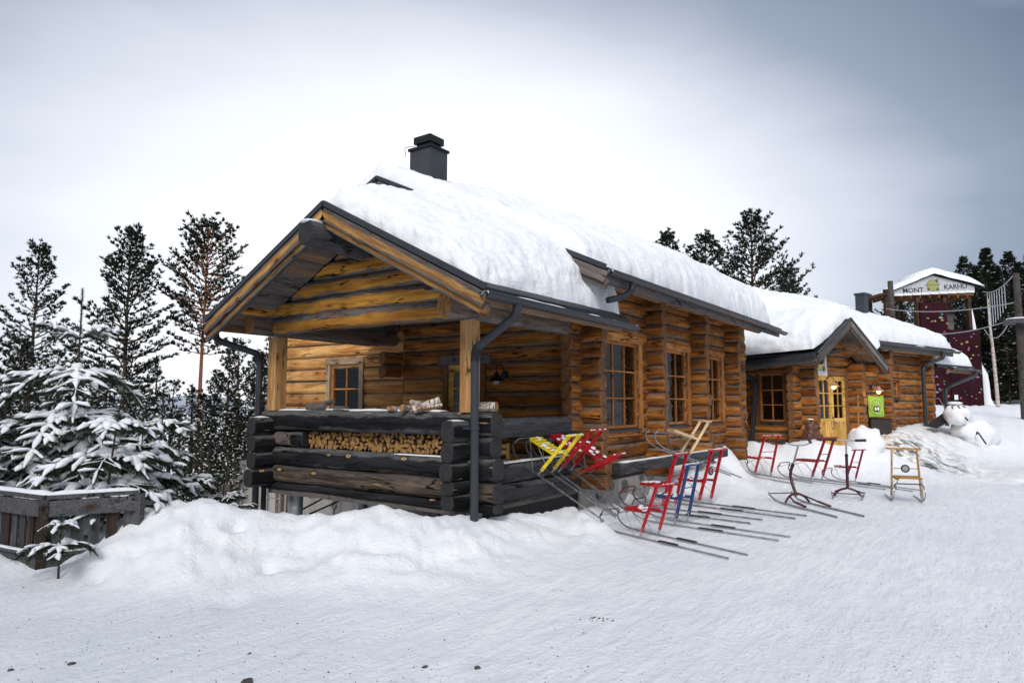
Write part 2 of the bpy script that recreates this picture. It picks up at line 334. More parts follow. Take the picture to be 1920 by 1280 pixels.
# behind the crest: under the porch and down to the forest
for X,Y,z in ((6.4,5.5,-1.75),(6.6,7,-1.95),(6.8,8.2,-2.05),(8.3,6.5,-2.3),(8.3,8.5,-2.5),(8.2,10.5,-2.7),(7.3,10.,-2.4),(8.2,12.5,-2.8),(6.,9.6,-2.0),(7.9,5.2,-1.75),(6.9,4.95,-1.45)): CP.append((X,Y,z))
for x,d,z in ((430,12,-2.9),(300,9.5,-2.3),(200,9.0,-2.1),(100,8.6,-2.0),(0,8.6,-2.0),(-150,9,-2.1),(300,14,-3.6),(100,14,-3.6),(-200,14,-3.4),(400,20,-4.4),(150,20,-4.6),(-200,20,-4.6),(400,35,-5.6),(100,35,-6),(-300,35,-6),(400,60,-9),(0,60,-9),(-500,60,-8)):
    p=at(x,755,d); CP.append((p.x,p.y,z))
# along the long wall
for X,Y,z in ((8.2,4.6,-1.42),(9.1,4.4,-1.47),(10.,4.6,-1.42),(11.5,4.7,-1.25),(11.5,4.2,-1.38),(12.5,4.7,-1.16),(13.5,4.6,-1.12),(15,4.7,-1.02),(16.5,4.6,-.95),(13,3.8,-1.42),(15,3.7,-1.38),(10.5,3.9,-1.56),(9,3.6,-1.59),(12,3.2,-1.6),(8,3.1,-1.6),(7.35,3.85,-1.43),(7.95,3.98,-1.5),(8.45,4.15,-1.5),(7.3,4.3,-1.36),(7.7,3.3,-1.6),(8.15,3.5,-1.61),(8.6,3.7,-1.61),(8.9,4.05,-1.59),(7.3,3.1,-1.6),(9.5,4.0,-1.59),
            (10,8,-2.),(14,8,-1.8),(13,13,-2.6),(17,9,-1.6)): CP.append((X,Y,z))
# bank in front of the entrance
for x,y,d in ((1400,850,16.0),(1440,840,16.3),(1480,835,16.4),(1520,827,16.4),(1560,832,16.4),(1600,836,16.4),(1650,838,16.8),(1700,812,19.5),(1670,826,18.5),(1740,803,20.6),(1780,806,20.8),(1830,806,21.5),(1900,800,23)): cp(x,y,d)
for x,d in ((1380,14.6),(1430,15.0),(1500,15.2),(1560,15.2),(1620,15.3),(1700,17.2),(1760,18.6),(1850,19.4),(1950,19.6),(2200,19.6)):
    p=at(x,755,d); CP.append((p.x,p.y,-1.58))
for x,d,z in ((1480,17.6,-1.2),(1560,17.5,-1.3),(1600,17.6,-1.28),(1640,18.5,-1.2),(1560,21,-1.1),(1700,24,-.8),(1800,27,-.55),(1900,28,-.55),(1600,30,-.4),(1750,36,-.18),(1850,38,-.16),(1950,38,-.1),(2200,40,0),(1300,40,0),(1800,50,.1),(1800,70,.6),(2300,60,.5),(1400,70,.3)):
    p=at(x,755,d); CP.append((p.x,p.y,z))
# the flat packed yard
for x in (-600,-200,200,600,1000,1400,1900,2600):
    for d in (1.5,3.,4.4): 
        p=at(x,755,d); CP.append((p.x,p.y,-1.6))
for x,d in ((1000,5.6),(1300,5.6),(1700,5.6),(2200,6),(1250,7.5),(1500,7.5),(1900,7.5),(1300,9),(1500,9.5),(1800,10),(2200,10),(1450,11.5),(1600,12),(1900,13),(1400,13.4),(1550,14.2),(1480,14.3),(1750,15.5),(2100,15.5),(1950,17.5),(2300,18)):
    p=at(x,755,d); CP.append((p.x,p.y,-1.6))
for a in range(0,360,30):
    for d in (3,12,40): 
        aa=math.degrees(YAW)+a
        if 80<a<280: CP.append((d*math.cos(R(aa)),d*math.sin(R(aa)),-1.6))
CPa=np.array(CP)
_pts=[CPa[0]]
for p in CPa[1:]:
    if min(np.hypot(*(np.array(_pts)[:,:2]-p[:2]).T))>.12: _pts.append(p)
CPa=np.array(_pts)
FLAT=[]
for (x,y),ang_,f_,t_ in (((1216,1005),-112,.8,1.4),((1251,957),-98,.8,1.45),((1276,981),-101,.8,1.5),((1320,946),-103,.95,1.7),((1429,893),-128,.8,1.),((1530,900),-116,.8,1.6),((1594,903),-124,.6,1.5),((1494,943),-135,.5,1.4),((1590,932),5,.4,.6),((1700,938),14,.4,.9)):
    p=onz(x,y,-1.6); d=(math.cos(R(ang_)),math.sin(R(ang_))); FLAT.append((p.x-d[0]*f_,p.y-d[1]*f_,p.x+d[0]*t_,p.y+d[1]*t_))
def press(Q,z):
    for ax,ay,bx,by in FLAT:
        dx,dy=bx-ax,by-ay; L2=dx*dx+dy*dy; t=np.clip(((Q[:,0]-ax)*dx+(Q[:,1]-ay)*dy)/L2,0,1); r=np.hypot(Q[:,0]-ax-t*dx,Q[:,1]-ay-t*dy)
        w_=np.clip((.62-r)/.34,0,1); w_=w_*w_*(3-2*w_); z=np.where(z>-1.608,z*(1-w_)-1.608*w_,z)
    return z
def _U(r2): return np.where(r2>1e-9,r2*np.log(np.maximum(r2,1e-9))*.5,0)
def _fit(P,lam=2e-3):
    n=len(P); K=_U(((P[:,None,:2]-P[None,:,:2])**2).sum(-1))+lam*np.eye(n)
    A=np.zeros((n+3,n+3)); A[:n,:n]=K; A[:n,n]=1; A[:n,n+1:]=P[:,:2]; A[n,:n]=1; A[n+1:,:n]=P[:,:2].T
    return np.linalg.solve(A,np.concatenate([P[:,2],[0,0,0]]))
_w=_fit(CPa)
def tbase(X,Y):
    X=np.asarray(X,float); Y=np.asarray(Y,float); sh=X.shape; Q=np.stack([X.ravel(),Y.ravel()],1); out=np.empty(len(Q)); n=len(CPa)
    for i in range(0,len(Q),20000):
        q=Q[i:i+20000]; K=_U(((q[:,None,:]-CPa[None,:,:2])**2).sum(-1)); out[i:i+20000]=K@_w[:n]+_w[n]+q@_w[n+1:]
    r=np.hypot(Q[:,0],Q[:,1]); k=np.clip((r-70)/60,0,1); left=(Q@np.array([-Rv[0],-Rv[1]]))/np.maximum(r,1)
    far=np.where(left>.1,-10.,-.5)
    out=np.clip(out,-11,2.5)*(1-k)+far*k
    return press(Q,out).reshape(sh)
holes=[(at(443,985,6.95),.10,.16),(at(505,1052,6.3),.09,.10),(at(190,1085,6.1),.08,.07),(at(440,1122,5.6),.16,.05),(at(520,1095,5.8),.15,.05),(at(700,1040,6.4),.14,.05),(at(380,1000,6.7),.12,.05)]
def detail(X,Y,z,fresh):
    d=0.
    p=Vector((X,Y,0))
    if fresh>.02:
        a=noise.fractal(p*1.3,1.,2.,4)*.09+noise.fractal(p*4.5+Vector((9,3,0)),1.,2.1,4)*.035
        a+=noise.fractal(p*8+Vector((2,5,0)),1.,2.,3)*.022*(1-fresh*.5)
        b=1-abs(noise.noise(p*2.6+Vector((3,7,1))))*2; a+=-.035*max(0,b-.55)
        d+=a*fresh
    d+=noise.fractal(Vector((X*1.5,Y*5,0)),1.,2.,3)*.006
    for h,r,dep in holes:
        q=((X-h.x)**2+(Y-h.y)**2)/(r*r)
        if q<6: d-=dep*math.exp(-q)
    return d
def packedness(X,Y,z):
    return z
angs=np.concatenate([np.linspace(-50,50,560),np.linspace(54,306,64)])
rad=[1.2]
while rad[-1]<23: rad.append(rad[-1]*1.0115)
while rad[-1]<900: rad.append(rad[-1]*1.09)
rad=np.array(rad); A,Rr=np.meshgrid(np.radians(angs)+YAW,rad)
GX=Rr*np.cos(A); GY=Rr*np.sin(A); GZ=tbase(GX,GY)
slope=np.clip((GZ+1.585)/.16,0,1)
pk=1-slope; pk=np.where(GZ<-1.75,0,pk)
fd=GX*Fv[0]+GY*Fv[1]; rr=GX*Rv[0]+GY*Rv[1]
GZ2=GZ.copy(); dirt=np.zeros_like(GZ)
dc1=onz(1668,822,-.95); dc1=at(1668,822,18.3); dc2=at(1740,835,18.3)
for i in range(GX.shape[0]):
    for j in range(GX.shape[1]):
        if rad[i]<60 and (j<560): 
            GZ2[i,j]+=detail(GX[i,j],GY[i,j],GZ[i,j],1-pk[i,j])
d1=np.exp(-(((GX-dc1.x)/1.3)**2+((GY-dc1.y)/1.1)**2)); d2=np.exp(-(((GX-dc2.x)/1.6)**2+((GY-dc2.y)/1.2)**2)); d3=np.exp(-(((GX-16.6)/1.)**2+((GY-2.6)/.6)**2))*0
dirt=np.clip(d1*1.1+d2*.9,0,1)
nr,na=GX.shape
vs=np.stack([GX,GY,GZ2],-1).reshape(-1,3)
fs=[(i*na+j,i*na+(j+1)%na,(i+1)*na+(j+1)%na,(i+1)*na+j) for i in range(nr-1) for j in range(na)]
fs.append(tuple(range(na))[::-1])
me=D.meshes.new('ground'); me.from_pydata(vs.tolist(),[],fs); me.materials.append(M_ground)
me.polygons.foreach_set('use_smooth',[True]*len(fs))
for nm,arr in (('packed',pk),('dirt',dirt)):
    at_=me.attributes.new(nm,'FLOAT','POINT'); at_.data.foreach_set('value',arr.ravel().astype(np.float32))
# face orientation up
me.update()
if me.polygons[10].normal.z<0: me.flip_normals()
g=link('ground',me); g['kind']='structure'
def tz(X,Y):
    z=float(tbase(np.array([X]),np.array([Y]))[0]); p=0 if z<-1.75 else 1-min(1,max(0,(z+1.585)/.16))
    return z+detail(X,Y,z,1-p)
# far hills beyond the forest
mb=MB(); n=80; vs=[];fs=[]
for k in range(n):
    a=YAW+R(-62+124*k/(n-1)); h=6+14*noise.noise(Vector((k*.13,3,0)))+8*noise.noise(Vector((k*.5,9,0)))
    for d,z in ((620,-14),(700,h*.6),(820,h)): vs.append((d*math.cos(a),d*math.sin(a),z))
for k in range(n-1):
    for q in range(2): fs.append((k*3+q,k*3+q+1,k*3+4+q,k*3+3+q))
mb.add(vs,fs,0,True)
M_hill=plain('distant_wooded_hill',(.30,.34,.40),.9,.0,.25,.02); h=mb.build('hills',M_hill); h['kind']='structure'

# ------------------------------------------------------------------ log builder
_lc=[0]
def log_mesh(L,w,h,mats,wob=1.,sh0=0.,sh1=0.,np_=12,arch=0.,p=.66,step=.30,taper=0.):
    _lc[0]+=1; sd=_lc[0]*3.17; n=max(2,int(L/step)+1); vs=[]
    for i in range(n+1):
        x=L*i/n; u=i/n
        oz=noise.noise(Vector((x*.9,sd,1)))*.014*wob+arch*(4*u*(1-u)); oy=noise.noise(Vector((x*.8,sd,5)))*.012*wob
        kw=1+noise.noise(Vector((x*1.7,sd,9)))*.07*wob; kh=1+noise.noise(Vector((x*1.3,sd,13)))*.06*wob+taper*(u-.5)
        for k in range(np_):
            t=2*math.pi*(k+.5)/np_; c,s=math.cos(t),math.sin(t)
            y=w/2*kw*math.copysign(abs(c)**p,c)+oy; z=h/2*kh*math.copysign(abs(s)**p,s)+oz
            z+=noise.noise(Vector((x*2.3,k*2.1,sd)))*.006*wob
            xx=x-L/2
            if i==0: xx+=sh0*(z+h/2)
            if i==n: xx+=sh1*(z+h/2)
            vs.append((xx,y,z))
    m=MB(); fs=[(i*np_+k,i*np_+(k+1)%np_,(i+1)*np_+(k+1)%np_,(i+1)*np_+k) for i in range(n) for k in range(np_)]
    m.add(vs,fs,0,True)
    # slightly chamfered end caps
    for ring,sg in ((vs[:np_],-1),(vs[-np_:],1)):
        cy=sum(v[1] for v in ring)/np_; cz=sum(v[2] for v in ring)/np_
        inner=[(v[0]+sg*.012,cy+(v[1]-cy)*.9,cz+(v[2]-cz)*.92) for v in ring]
        m.add(ring+inner,[(k,(k+1)%np_,np_+(k+1)%np_,np_+k) if sg<0 else (k,np_+k,np_+(k+1)%np_,(k+1)%np_) for k in range(np_)],1)
        m.add(inner,[tuple(range(np_))[::-1] if sg<0 else tuple(range(np_))],1)
    me=m.mesh('log',mats)
    me.update(); return me
def log(name,pa,pb,w,h,mats,parent,**k):
    pa=Vector(pa); pb=Vector(pb); L=(pb-pa).length
    d=(pb-pa)/L; M=fr((pa+pb)/2,d,Vector((0,0,1)).cross(d))
    return link(name,log_mesh(L,w,h,mats,**k),parent,M)
def log_wall(parent,O,U,Nout,s0,s1,z0,z1,pitch,w,mats,openings=(),zoff=0.,shear=None,name='log',skip=None):
    """face line starts at O (face plane), runs along unit U; Nout outward normal; logs lie inside the face."""
    O=Vector(O); U=Vector(U); N_=Vector(Nout); z=z0+zoff; k=0
    while z<z1-.02:
        h=min(pitch,z1-z) if z1-z<pitch*1.4 else pitch; zc=z+h/2; segs=[[s0,s1]]
        if shear: segs=[list(shear(z,h))]
        for (a,b,c,d) in openings:
            if c<zc<d:
                ns=[]
                for (x,y) in segs:
                    if b<=x or a>=y: ns.append([x,y])
                    else:
                        if a-x>.03: ns.append([x,a])
                        if y-b>.03: ns.append([b,y])
                segs=ns
        for (x,y) in segs:
            if y-x<.05: continue
            j=rnd.uniform(-.008,.008); ww=w+rnd.uniform(-.01,.012)
            c=O-N_*(w/2+j); kw={}
            if shear:
                sa=shear.slopes; kw=dict(sh0=sa[0],sh1=sa[1])
            log(name,c+U*x+Vector((0,0,zc)),c+U*y+Vector((0,0,zc)),ww,h+.004,mats,parent,**kw)
        z+=h; k+=1
def core(parent,O,U,Nout,s0,s1,z0,z1,openings,w,t=.06,m=None,name='light_seal_slab'):  # default: dark slab added inside the logs to block light leaks and blacken seams
    O=Vector(O);U=Vector(U);N_=Vector(Nout); mb=MB()
    cuts=sorted({s0,s1,*[o[0] for o in openings],*[o[1] for o in openings]})
    for a,b in zip(cuts[:-1],cuts[1:]):
        if b<=s0 or a>=s1: continue
        zs=[(z0,z1)]
        for o in openings:
            if o[0]<=a and o[1]>=b:
                zs=[(z0,o[2]),(o[3],z1)]
        for c,d in zs:
            if d-c<.01: continue
            p=O-N_*(w/2)+U*a; q=O-N_*(w/2)+U*b
            mb.prism([p-N_*t/2+Vector((0,0,c)),p+N_*t/2+Vector((0,0,c)),q+N_*t/2+Vector((0,0,c)),q-N_*t/2+Vector((0,0,c))],
                     [p-N_*t/2+Vector((0,0,d)),p+N_*t/2+Vector((0,0,d)),q+N_*t/2+Vector((0,0,d)),q-N_*t/2+Vector((0,0,d))])
    return mb.build(name,m or M_darkvoid,parent)
def window(parent,O,U,Nout,s0,s1,z0,z1,nc,nr,depth=.07,cas=.10,mf=None,mc=None,msill=None,colw=None,name='window',fw=.042,topcas=None):
    """frame face lies 'depth' behind the wall face; children: panes, muntins, casing, sill"""
    O=Vector(O);U=Vector(U);N_=Vector(Nout); mf=mf or M_frame; mc=mc or M_casing
    M=fr(O+U*((s0+s1)/2)-N_*depth+Vector((0,0,(z0+z1)/2)),U,Vector((0,0,1)),None)   # local x along wall, y up, z normal(out)
    if (M.to_3x3()@Vector((0,0,1))).dot(N_)<0:
        M=fr(M.translation,-U,Vector((0,0,1)))
    w=(s1-s0); h=z1-z0; X=w/2;Y=h/2; f=fw
    mb=MB(); mb.box((-X,-Y,-.05),(-X+f,Y,.02)); mb.box((X-f,-Y,-.05),(X,Y,.02)); mb.box((-X+f,-Y,-.05),(X-f,-Y+f,.018)); mb.box((-X+f,Y-f,-.05),(X-f,Y,.018))
    fo=mb.build(name,mf,parent,M)
    gx0,gx1,gy0,gy1=-X+f,X-f,-Y+f,Y-f
    xs=[gx0+(gx1-gx0)*i/nc for i in range(nc+1)]
    if colw: xs=[gx0+(gx1-gx0)*c for c in colw]
    ys=[gy0+(gy1-gy0)*i/nr for i in range(nr+1)]
    for i in range(1,nc): MB().box((xs[i]-.011,gy0,-.03),(xs[i]+.011,gy1,.010)).build('muntin',mf,fo,M)
    for j in range(1,nr): MB().box((gx0,ys[j]-.011,-.028),(gx1,ys[j]+.011,.006)).build('muntin',mf,fo,M)
    for i in range(nc):
        for j in range(nr):
            t=rnd.uniform(-.0012,.0012)
            m=MB(); m.add([(xs[i],ys[j],-.012+t),(xs[i+1],ys[j],-.012-t),(xs[i+1],ys[j+1],-.012-t),(xs[i],ys[j+1],-.012+t)],[(0,1,2,3)]); m.build('pane',M_glass,fo,M)
    dd=depth+.012
    if cas:
        V9=M@Matrix.Rotation(R(90),4,'Z'); m=MB(); m.box((-Y-.05,X+.002,-.02),(Y,X+cas,dd+.012)); m.build('casing',mc,fo,V9)
        m=MB(); m.box((-Y-.05,-X-cas,-.02),(Y,-X-.002,dd+.012)); m.build('casing',mc,fo,V9)
        tcs=topcas or cas
        m=MB(); m.box((-X-cas-.02,Y+.002,-.02),(X+cas+.02,Y+tcs,dd+.022)); m.build('casing',mc,fo,M)
        m=MB(); m.box((-X-cas,-Y-.05-cas*.7,-.02),(X+cas,-Y-.052,dd+.008)); m.build('casing',mc,fo,M)
    m=MB(); m.prism([(-X,-Y-.045,-.0),(X,-Y-.045,-.0),(X,-Y-.06,dd+.045),(-X,-Y-.06,dd+.045)],[(-X,-Y-.002,0.0),(X,-Y-.002,0.0),(X,-Y-.035,dd+.045),(-X,-Y-.035,dd+.045)])
    m.build('sill',msill or M_metal,fo,M)
    return fo
def pipe_pts(pts,r=.12,n=5):
    """round the corners of a polyline"""
    P=[Vector(p) for p in pts]; out=[P[0]]
    for a,b,c in zip(P[:-2],P[1:-1],P[2:]):
        u=(a-b).normalized(); v=(c-b).normalized(); k=min(r,(a-b).length*.45,(c-b).length*.45)
        for i in range(n+1):
            t=i/n; out.append((b+u*k)*(1-t)**2+b*2*t*(1-t)+(b+v*k)*t*t)
    out.append(P[-1]); return out
def downpipe(parent,pts,r=.047,name='downpipe',brk=()):
    o=MB().tube(pipe_pts(pts),r,12).build(name,M_metal,parent)
    pp=pipe_pts(pts); m=MB()
    for b in [Vector(p) for p in pts[1:-1]]:      # folded elbows
        for p in pp:
            if (p-b).length<.13: 
                i=pp.index(p); d=(pp[min(i+1,len(pp)-1)]-pp[max(i-1,0)]).normalized(); m.tube([p-d*.006,p+d*.006],r+.005,12)
    if m.v: m.build('elbow_folds',M_metal,o)
    for b in brk:
        b=Vector(b); MB().tube([b-Vector((0,0,.012)),b+Vector((0,0,.012))],r+.008,12).box((b.x-.02,b.y-.02,b.z-.01),(b.x+.02,b.y+r+.1,b.z+.01)).build('bracket',M_metal,o)
    return o
def gutter(parent,p,q,r=.065,snow=True):
    p=Vector(p);q=Vector(q); d=(q-p).normalized(); y=Vector((0,0,1)).cross(d); m=MB(); n=8
    vs=[];
    for pt in (p,q):
        for rr_ in (r,r-.006):
            for k in range(n+1):
                t=math.pi+math.pi*k/n; vs.append(pt+y*math.cos(t)*rr_+Vector((0,0,math.sin(t)*rr_)))
    k=n+1; fs=[]
    for i in range(n): fs+=[(i,i+1,2*k+i+1,2*k+i),(k+i,3*k+i,3*k+i+1,k+i+1)]
    for b in (0,2*k): fs.append(tuple(b+i for i in range(k))+tuple(b+k+i for i in range(n,-1,-1)))
    fs+=[(0,2*k,3*k,k),(n,k+n,3*k+n,2*k+n)]
    m.add(vs,fs); m.tube([p+y*r,q+y*r],.011,6); m.tube([p-y*r,q-y*r],.011,6)
    o=m.build('gutter',M_metal,parent)
    if snow:
        L=(q-p).length; N=int(L/.12); vs=[]; 
        for i in range(N+1):
            c=p+d*(L*i/N); hh=.01+.035*max(0,noise.noise(Vector((i*.35,p.x,p.y)))+.35)
            for s_,z_ in ((-.8,-.02),(-.5,hh*.8),(.1,hh),(.75,-.02)): vs.append(c+y*(s_*r)+Vector((0,0,z_)))
        MB().add(vs,[(i*4+j,i*4+j+1,i*4+5+j,i*4+4+j) for i in range(N) for j in range(3)],0,True).build('gutter_snow',M_snow,o)
    return o

# ------------------------------------------------------------------ the lodge
lodge=thing('log_lodge','long log lodge with open porch, three tall bay windows and deep snow on its roofs','log lodge',(8.7,4.9,-1.6))
HW=(M_wall,E_orange); HP=(M_pale,E_orange); HG=(M_gable,E_gold); HD=(M_dark,E_dark); HR=(M_rail,E_dark); HB=(M_beam,E_grey)
XF=8.7; YF=4.87; PT=.235; TW=.2
COLS=(XF+.03,11.02,13.17,15.32)
wins=[(9.36,10.68),(11.55,12.95),(13.72,15.02)]
opL=[(a-XF,b-XF,-.38,.97) for a,b in wins]
# long wall (local s measured from X=XF)
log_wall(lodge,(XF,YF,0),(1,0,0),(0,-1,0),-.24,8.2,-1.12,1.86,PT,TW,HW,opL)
core(lodge,(XF,YF,0),(1,0,0),(0,-1,0),0,8.2,-1.2,1.9,opL,TW)
for ci,c in enumerate(COLS):
    z=-1.12-PT/2; k=0
    if ci==0: continue
    while z<1.8:
        e=.30+rnd.uniform(-.02,.025)+(.06 if z<-.8 else 0)
        log('corner_log',(c+.1,YF-e,z+PT/2),(c+.1,YF+.25,z+PT/2),.21+rnd.uniform(-.015,.02),PT+.004,HW,lodge,p=.75,step=.12); z+=PT; k+=1
# gable wall of the main house; its logs run on past the long wall to form the corner
opG=[(9.50-4.57,10.36-4.57,-.22,.74),(6.66-4.57,7.42-4.57,-1.15,.66)]
def gsplit():
    z=-1.12-PT/2; k=0
    while z<1.72:
        zc=z+PT/2; segs=[[4.57+rnd.uniform(-.03,.02)-(.06 if z<-.8 else 0),8.42],[8.42,11.85]]
        for a,b,c,d in opG:
            a+=4.57;b+=4.57; ns=[]
            for x,y in segs:
                if not(c<zc<d) or b<=x or a>=y: ns.append([x,y]); continue
                if a-x>.03: ns.append([x,a])
                if y-b>.03: ns.append([b,y])
            segs=ns
        for x,y in segs:
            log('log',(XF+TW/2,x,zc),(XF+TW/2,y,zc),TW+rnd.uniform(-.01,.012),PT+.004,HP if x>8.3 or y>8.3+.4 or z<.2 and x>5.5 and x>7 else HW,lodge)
        z+=PT
gsplit()
core(lodge,(XF,4.57,0),(0,1,0),(-1,0,0),.35,7.3,-1.2,1.9,opG,TW)
for i in range(9):      # triangular top of the main gable, mostly behind the porch snow
    z=1.72+i*PT-.02; hw_=(3.55-z-PT)/.476
    if hw_<.3: break
    log('log',(XF+TW/2,8.43-hw_-.35,z+PT/2),(XF+TW/2,8.43+hw_+.35,z+PT/2),TW,PT,HW,lodge,sh0=1.6,sh1=-1.6)
core(lodge,(XF,8.43,0),(0,1,0),(-1,0,0),-3.,3.,1.7,2.2,[],TW)
# stepped bracket of cross logs under the left porch beam
log('bracket_log',(8.3,8.52,.55),(8.75,8.52,.55),.19,.22,HW,lodge,p=.8); log('bracket_log',(8.3,8.52,.77),(8.75,8.52,.77),.19,.22,HW,lodge,p=.8)
# plain outer walls out of sight
core(lodge,(XF,11.9,0),(1,0,0),(0,1,0),0,8.3,-2.4,1.8,[],.2,.2,M_wall,'rear_wall'); core(lodge,(16.95,4.9,0),(0,1,0),(1,0,0),0,7.,-2.4,2.4,[],.2,.2,M_wall,'end_wall')
MB().box((8.95,5.15,-1.14),(16.8,11.75,-1.06)).build('floor',M_darkvoid,lodge)
MB().box((9.0,7.2,-1.1),(16.7,7.3,1.9)).build('inner_wall',M_casing,lodge)
# windows
wm=[]
for a,b in wins:
    cw=(0,.36,.70,1.) ; window(lodge,(0,YF,0),(1,0,0),(0,-1,0),a,b,-.40,.98,3,3,depth=.05,cas=.12,mc=M_frame,name='window')
window(lodge,(XF,0,0),(0,1,0),(-1,0,0),9.52,10.32,-.2,.72,2,2,depth=.05,cas=.11,mc=M_palecasing,mf=M_frame)
def door_leaf(parent,O,U,N_,s0,s1,z0,z1,nc,nr,zsplit,mf,name='door',handle=None):
    O=Vector(O);U=Vector(U);N_=Vector(N_)
    M=fr(O+U*((s0+s1)/2)+Vector((0,0,z0)),U,Vector((0,0,1)))
    if (M.to_3x3()@Vector((0,0,1))).dot(N_)<0: M=fr(M.translation,-U,Vector((0,0,1)))
    X=(s1-s0)/2; H=z1-z0; zs=zsplit-z0; f=.10
    m=MB(); m.box((-X,0,-.05),(-X+f,H,0)); m.box((X-f,0,-.05),(X,H,0)); m.box((-X+f,H-f*1.3,-.05),(X-f,H,-.002)); m.box((-X+f,zs-f*.6,-.05),(X-f,zs+f*.4,-.002))
    o=m.build(name,mf,parent,M)
    n=4; w_=(2*X-2*f+.14)/n
    for i in range(n):
        a=-X+.03+w_*i; MB().box((.03,-(a+w_-.005),-.03),(zs-.045,-(a+.005),.006+.004*(i%2))).build('panel_board',mf,o,M@Matrix.Rotation(R(90),4,'Z'))
    gx0,gx1,gy0,gy1=-X+f,X-f,zs+f*.4,H-f*1.3
    xs=[gx0+(gx1-gx0)*i/nc for i in range(nc+1)]; ys=[gy0+(gy1-gy0)*i/nr for i in range(nr+1)]
    for i in range(1,nc): MB().box((xs[i]-.012,gy0,-.04),(xs[i]+.012,gy1,-.004)).build('muntin',mf,o,M)
    for j in range(1,nr): MB().box((gx0,ys[j]-.012,-.038),(gx1,ys[j]+.012,-.008)).build('muntin',mf,o,M)
    for i in range(nc):
        for j in range(nr): MB().add([(xs[i],ys[j],-.025),(xs[i+1],ys[j],-.025),(xs[i+1],ys[j+1],-.025),(xs[i],ys[j+1],-.025)],[(0,1,2,3)]).build('pane',M_glass,o,M)
    if handle is not None:
        hx=handle; MB().box((hx-.02,zs-.16,0),(hx+.02,zs-.0,.012)).tube([(hx,zs-.05,.01),(hx,zs-.05,.05),(hx+(-.1 if hx>0 else .1),zs-.05,.05)],.008,6).build('handle',M_steel,o,M)
    return o
door_leaf(lodge,(XF-.0,0,0),(0,1,0),(-1,0,0),6.70,7.38,-1.1,.62,2,3,-.3,M_door,handle=.26)
for a,b,c,d,nm in ((6.60,6.70,-1.1,.62,'door_frame'),(7.38,7.48,-1.1,.62,'door_frame'),(6.5,7.58,.625,.78,'door_frame')):
    MB().box((XF-.035,a,c),(XF+.1,b,d)).build(nm,M_casing if c<0 else M_beam,lodge)
# concrete foundation of the main house with set-in stones
fm=MB(); fm.box((XF+.06,4.93,-3.4),(XF+.3,13.5,-1.24)); fo=fm.build('foundation',M_conc,lodge)
fm=MB(); fm.box((XF+.34,4.95,-2.6),(17.,5.2,-1.13)); f2=fm.build('foundation',M_conc,lodge)
for yy in (6.3,7.6,8.9,10.2,11.6): MB().box((XF+.045,yy-.008,-3.),(XF+.0595,yy+.008,-1.24)).build('joint_strip',M_darkvoid,fo)
def stone(parent,c,N_,r,rz=0):
    M=fr(c,Vector(N_),Vector((0,0,1))); m=MB(); n=7; P=[]
    for k in range(n):
        t=2*math.pi*k/n; rr_=r*rnd.uniform(.75,1.15); P.append((0,rr_*math.cos(t)*.8,rr_*math.sin(t)))
    m.prism([(-.03,p[1],p[2]) for p in P],[(.02+rnd.uniform(0,.008),p[1]*.9,p[2]*.9) for p in P]); m.build('set_stone',M_stone,parent,M)
for y_,z_,r_ in ((10.85,-1.72,.16),(9.35,-1.5,.14),(12.0,-1.42,.1),(12.3,-1.95,.13),(11.4,-1.38,.07),(7.7,-1.6,.12),(9.9,-1.45,.06),(6.9,-1.5,.1),(10.2,-1.9,.1),(9.4,-1.95,.09)): stone(fo,(XF+.06,y_,z_),(-1,0,0),r_)
for x_,z_,r_ in ((9.35,-1.38,.12),(9.75,-1.3,.12),(10.25,-1.33,.13),(10.9,-1.25,.09),(11.6,-1.3,.11),(12.6,-1.28,.1)): stone(f2,(x_,4.95,z_),(0,-1,0),r_)
# squared beam standing clear of the long wall
log('bench_beam',(8.9,4.42,-.94),(13.7,4.42,-.98),.14,.17,HR,lodge,p=.3,wob=.4)

# ---- porch
PXc=6.27
rl=[(-.105,-.385,.25,0),(-.63,-.875,.23,1),(-.885,-1.125,.23,1),(-1.13,-1.24,.2,1)]
for zt,zb,w_,i in rl: log('rail_log',(PXc,4.6-.02*i,(zt+zb)/2),(PXc,8.82,(zt+zb)/2),w_,zt-zb+.004,(M_railbrown,E_dark) if zt==-.885 else HD,lodge,wob=1.4)
log('rail_log',(PXc,4.61,-.51),(PXc,5.2,-.51),.22,.235,HD,lodge); log('rail_log',(PXc,8.2,-.51),(PXc,8.55,-.51),.2,.2,HP and (M_greyboard,E_grey),lodge)
log('rail_log',(PXc+.02,7.95,-.51),(PXc+.02,8.2,-.51),.18,.23,HD,lodge)
sl_=[(-.2,-.44),(-.445,-.665),(-.67,-.86),(-.865,-1.02),(-1.025,-1.19)]
for i,(zt,zb) in enumerate(sl_):
    long_=i in (0,3,4)
    if long_: log('rail_log',(5.86+rnd.uniform(-.02,.02),4.99,(zt+zb)/2),(6.45,4.99,(zt+zb)/2),.19,zt-zb+.004,HD,lodge,step=.15)
    else: log('rail_log',(5.86+rnd.uniform(-.02,.02),4.99,(zt+zb)/2),(6.5,4.99,(zt+zb)/2),.19,zt-zb+.004,HD,lodge,step=.15)
for zt,zb in ((-.2,-.45),(-.735,-.98),(-.985,-1.235)): log('side_rail',(6.52,4.985,(zt+zb)/2),(8.78,4.985,(zt+zb)/2+.005),.2,zt-zb,HR,lodge,wob=1.6)
for i,(zt,zb) in enumerate(((-.21,-.45),(-.455,-.69),(-.695,-.92),(-.925,-1.17))):
    log('rail_log',(5.85+rnd.uniform(-.03,.02),8.6,(zt+zb)/2),(8.75,8.6,(zt+zb)/2),.2,zt-zb+.004,HD,lodge,step=.3)
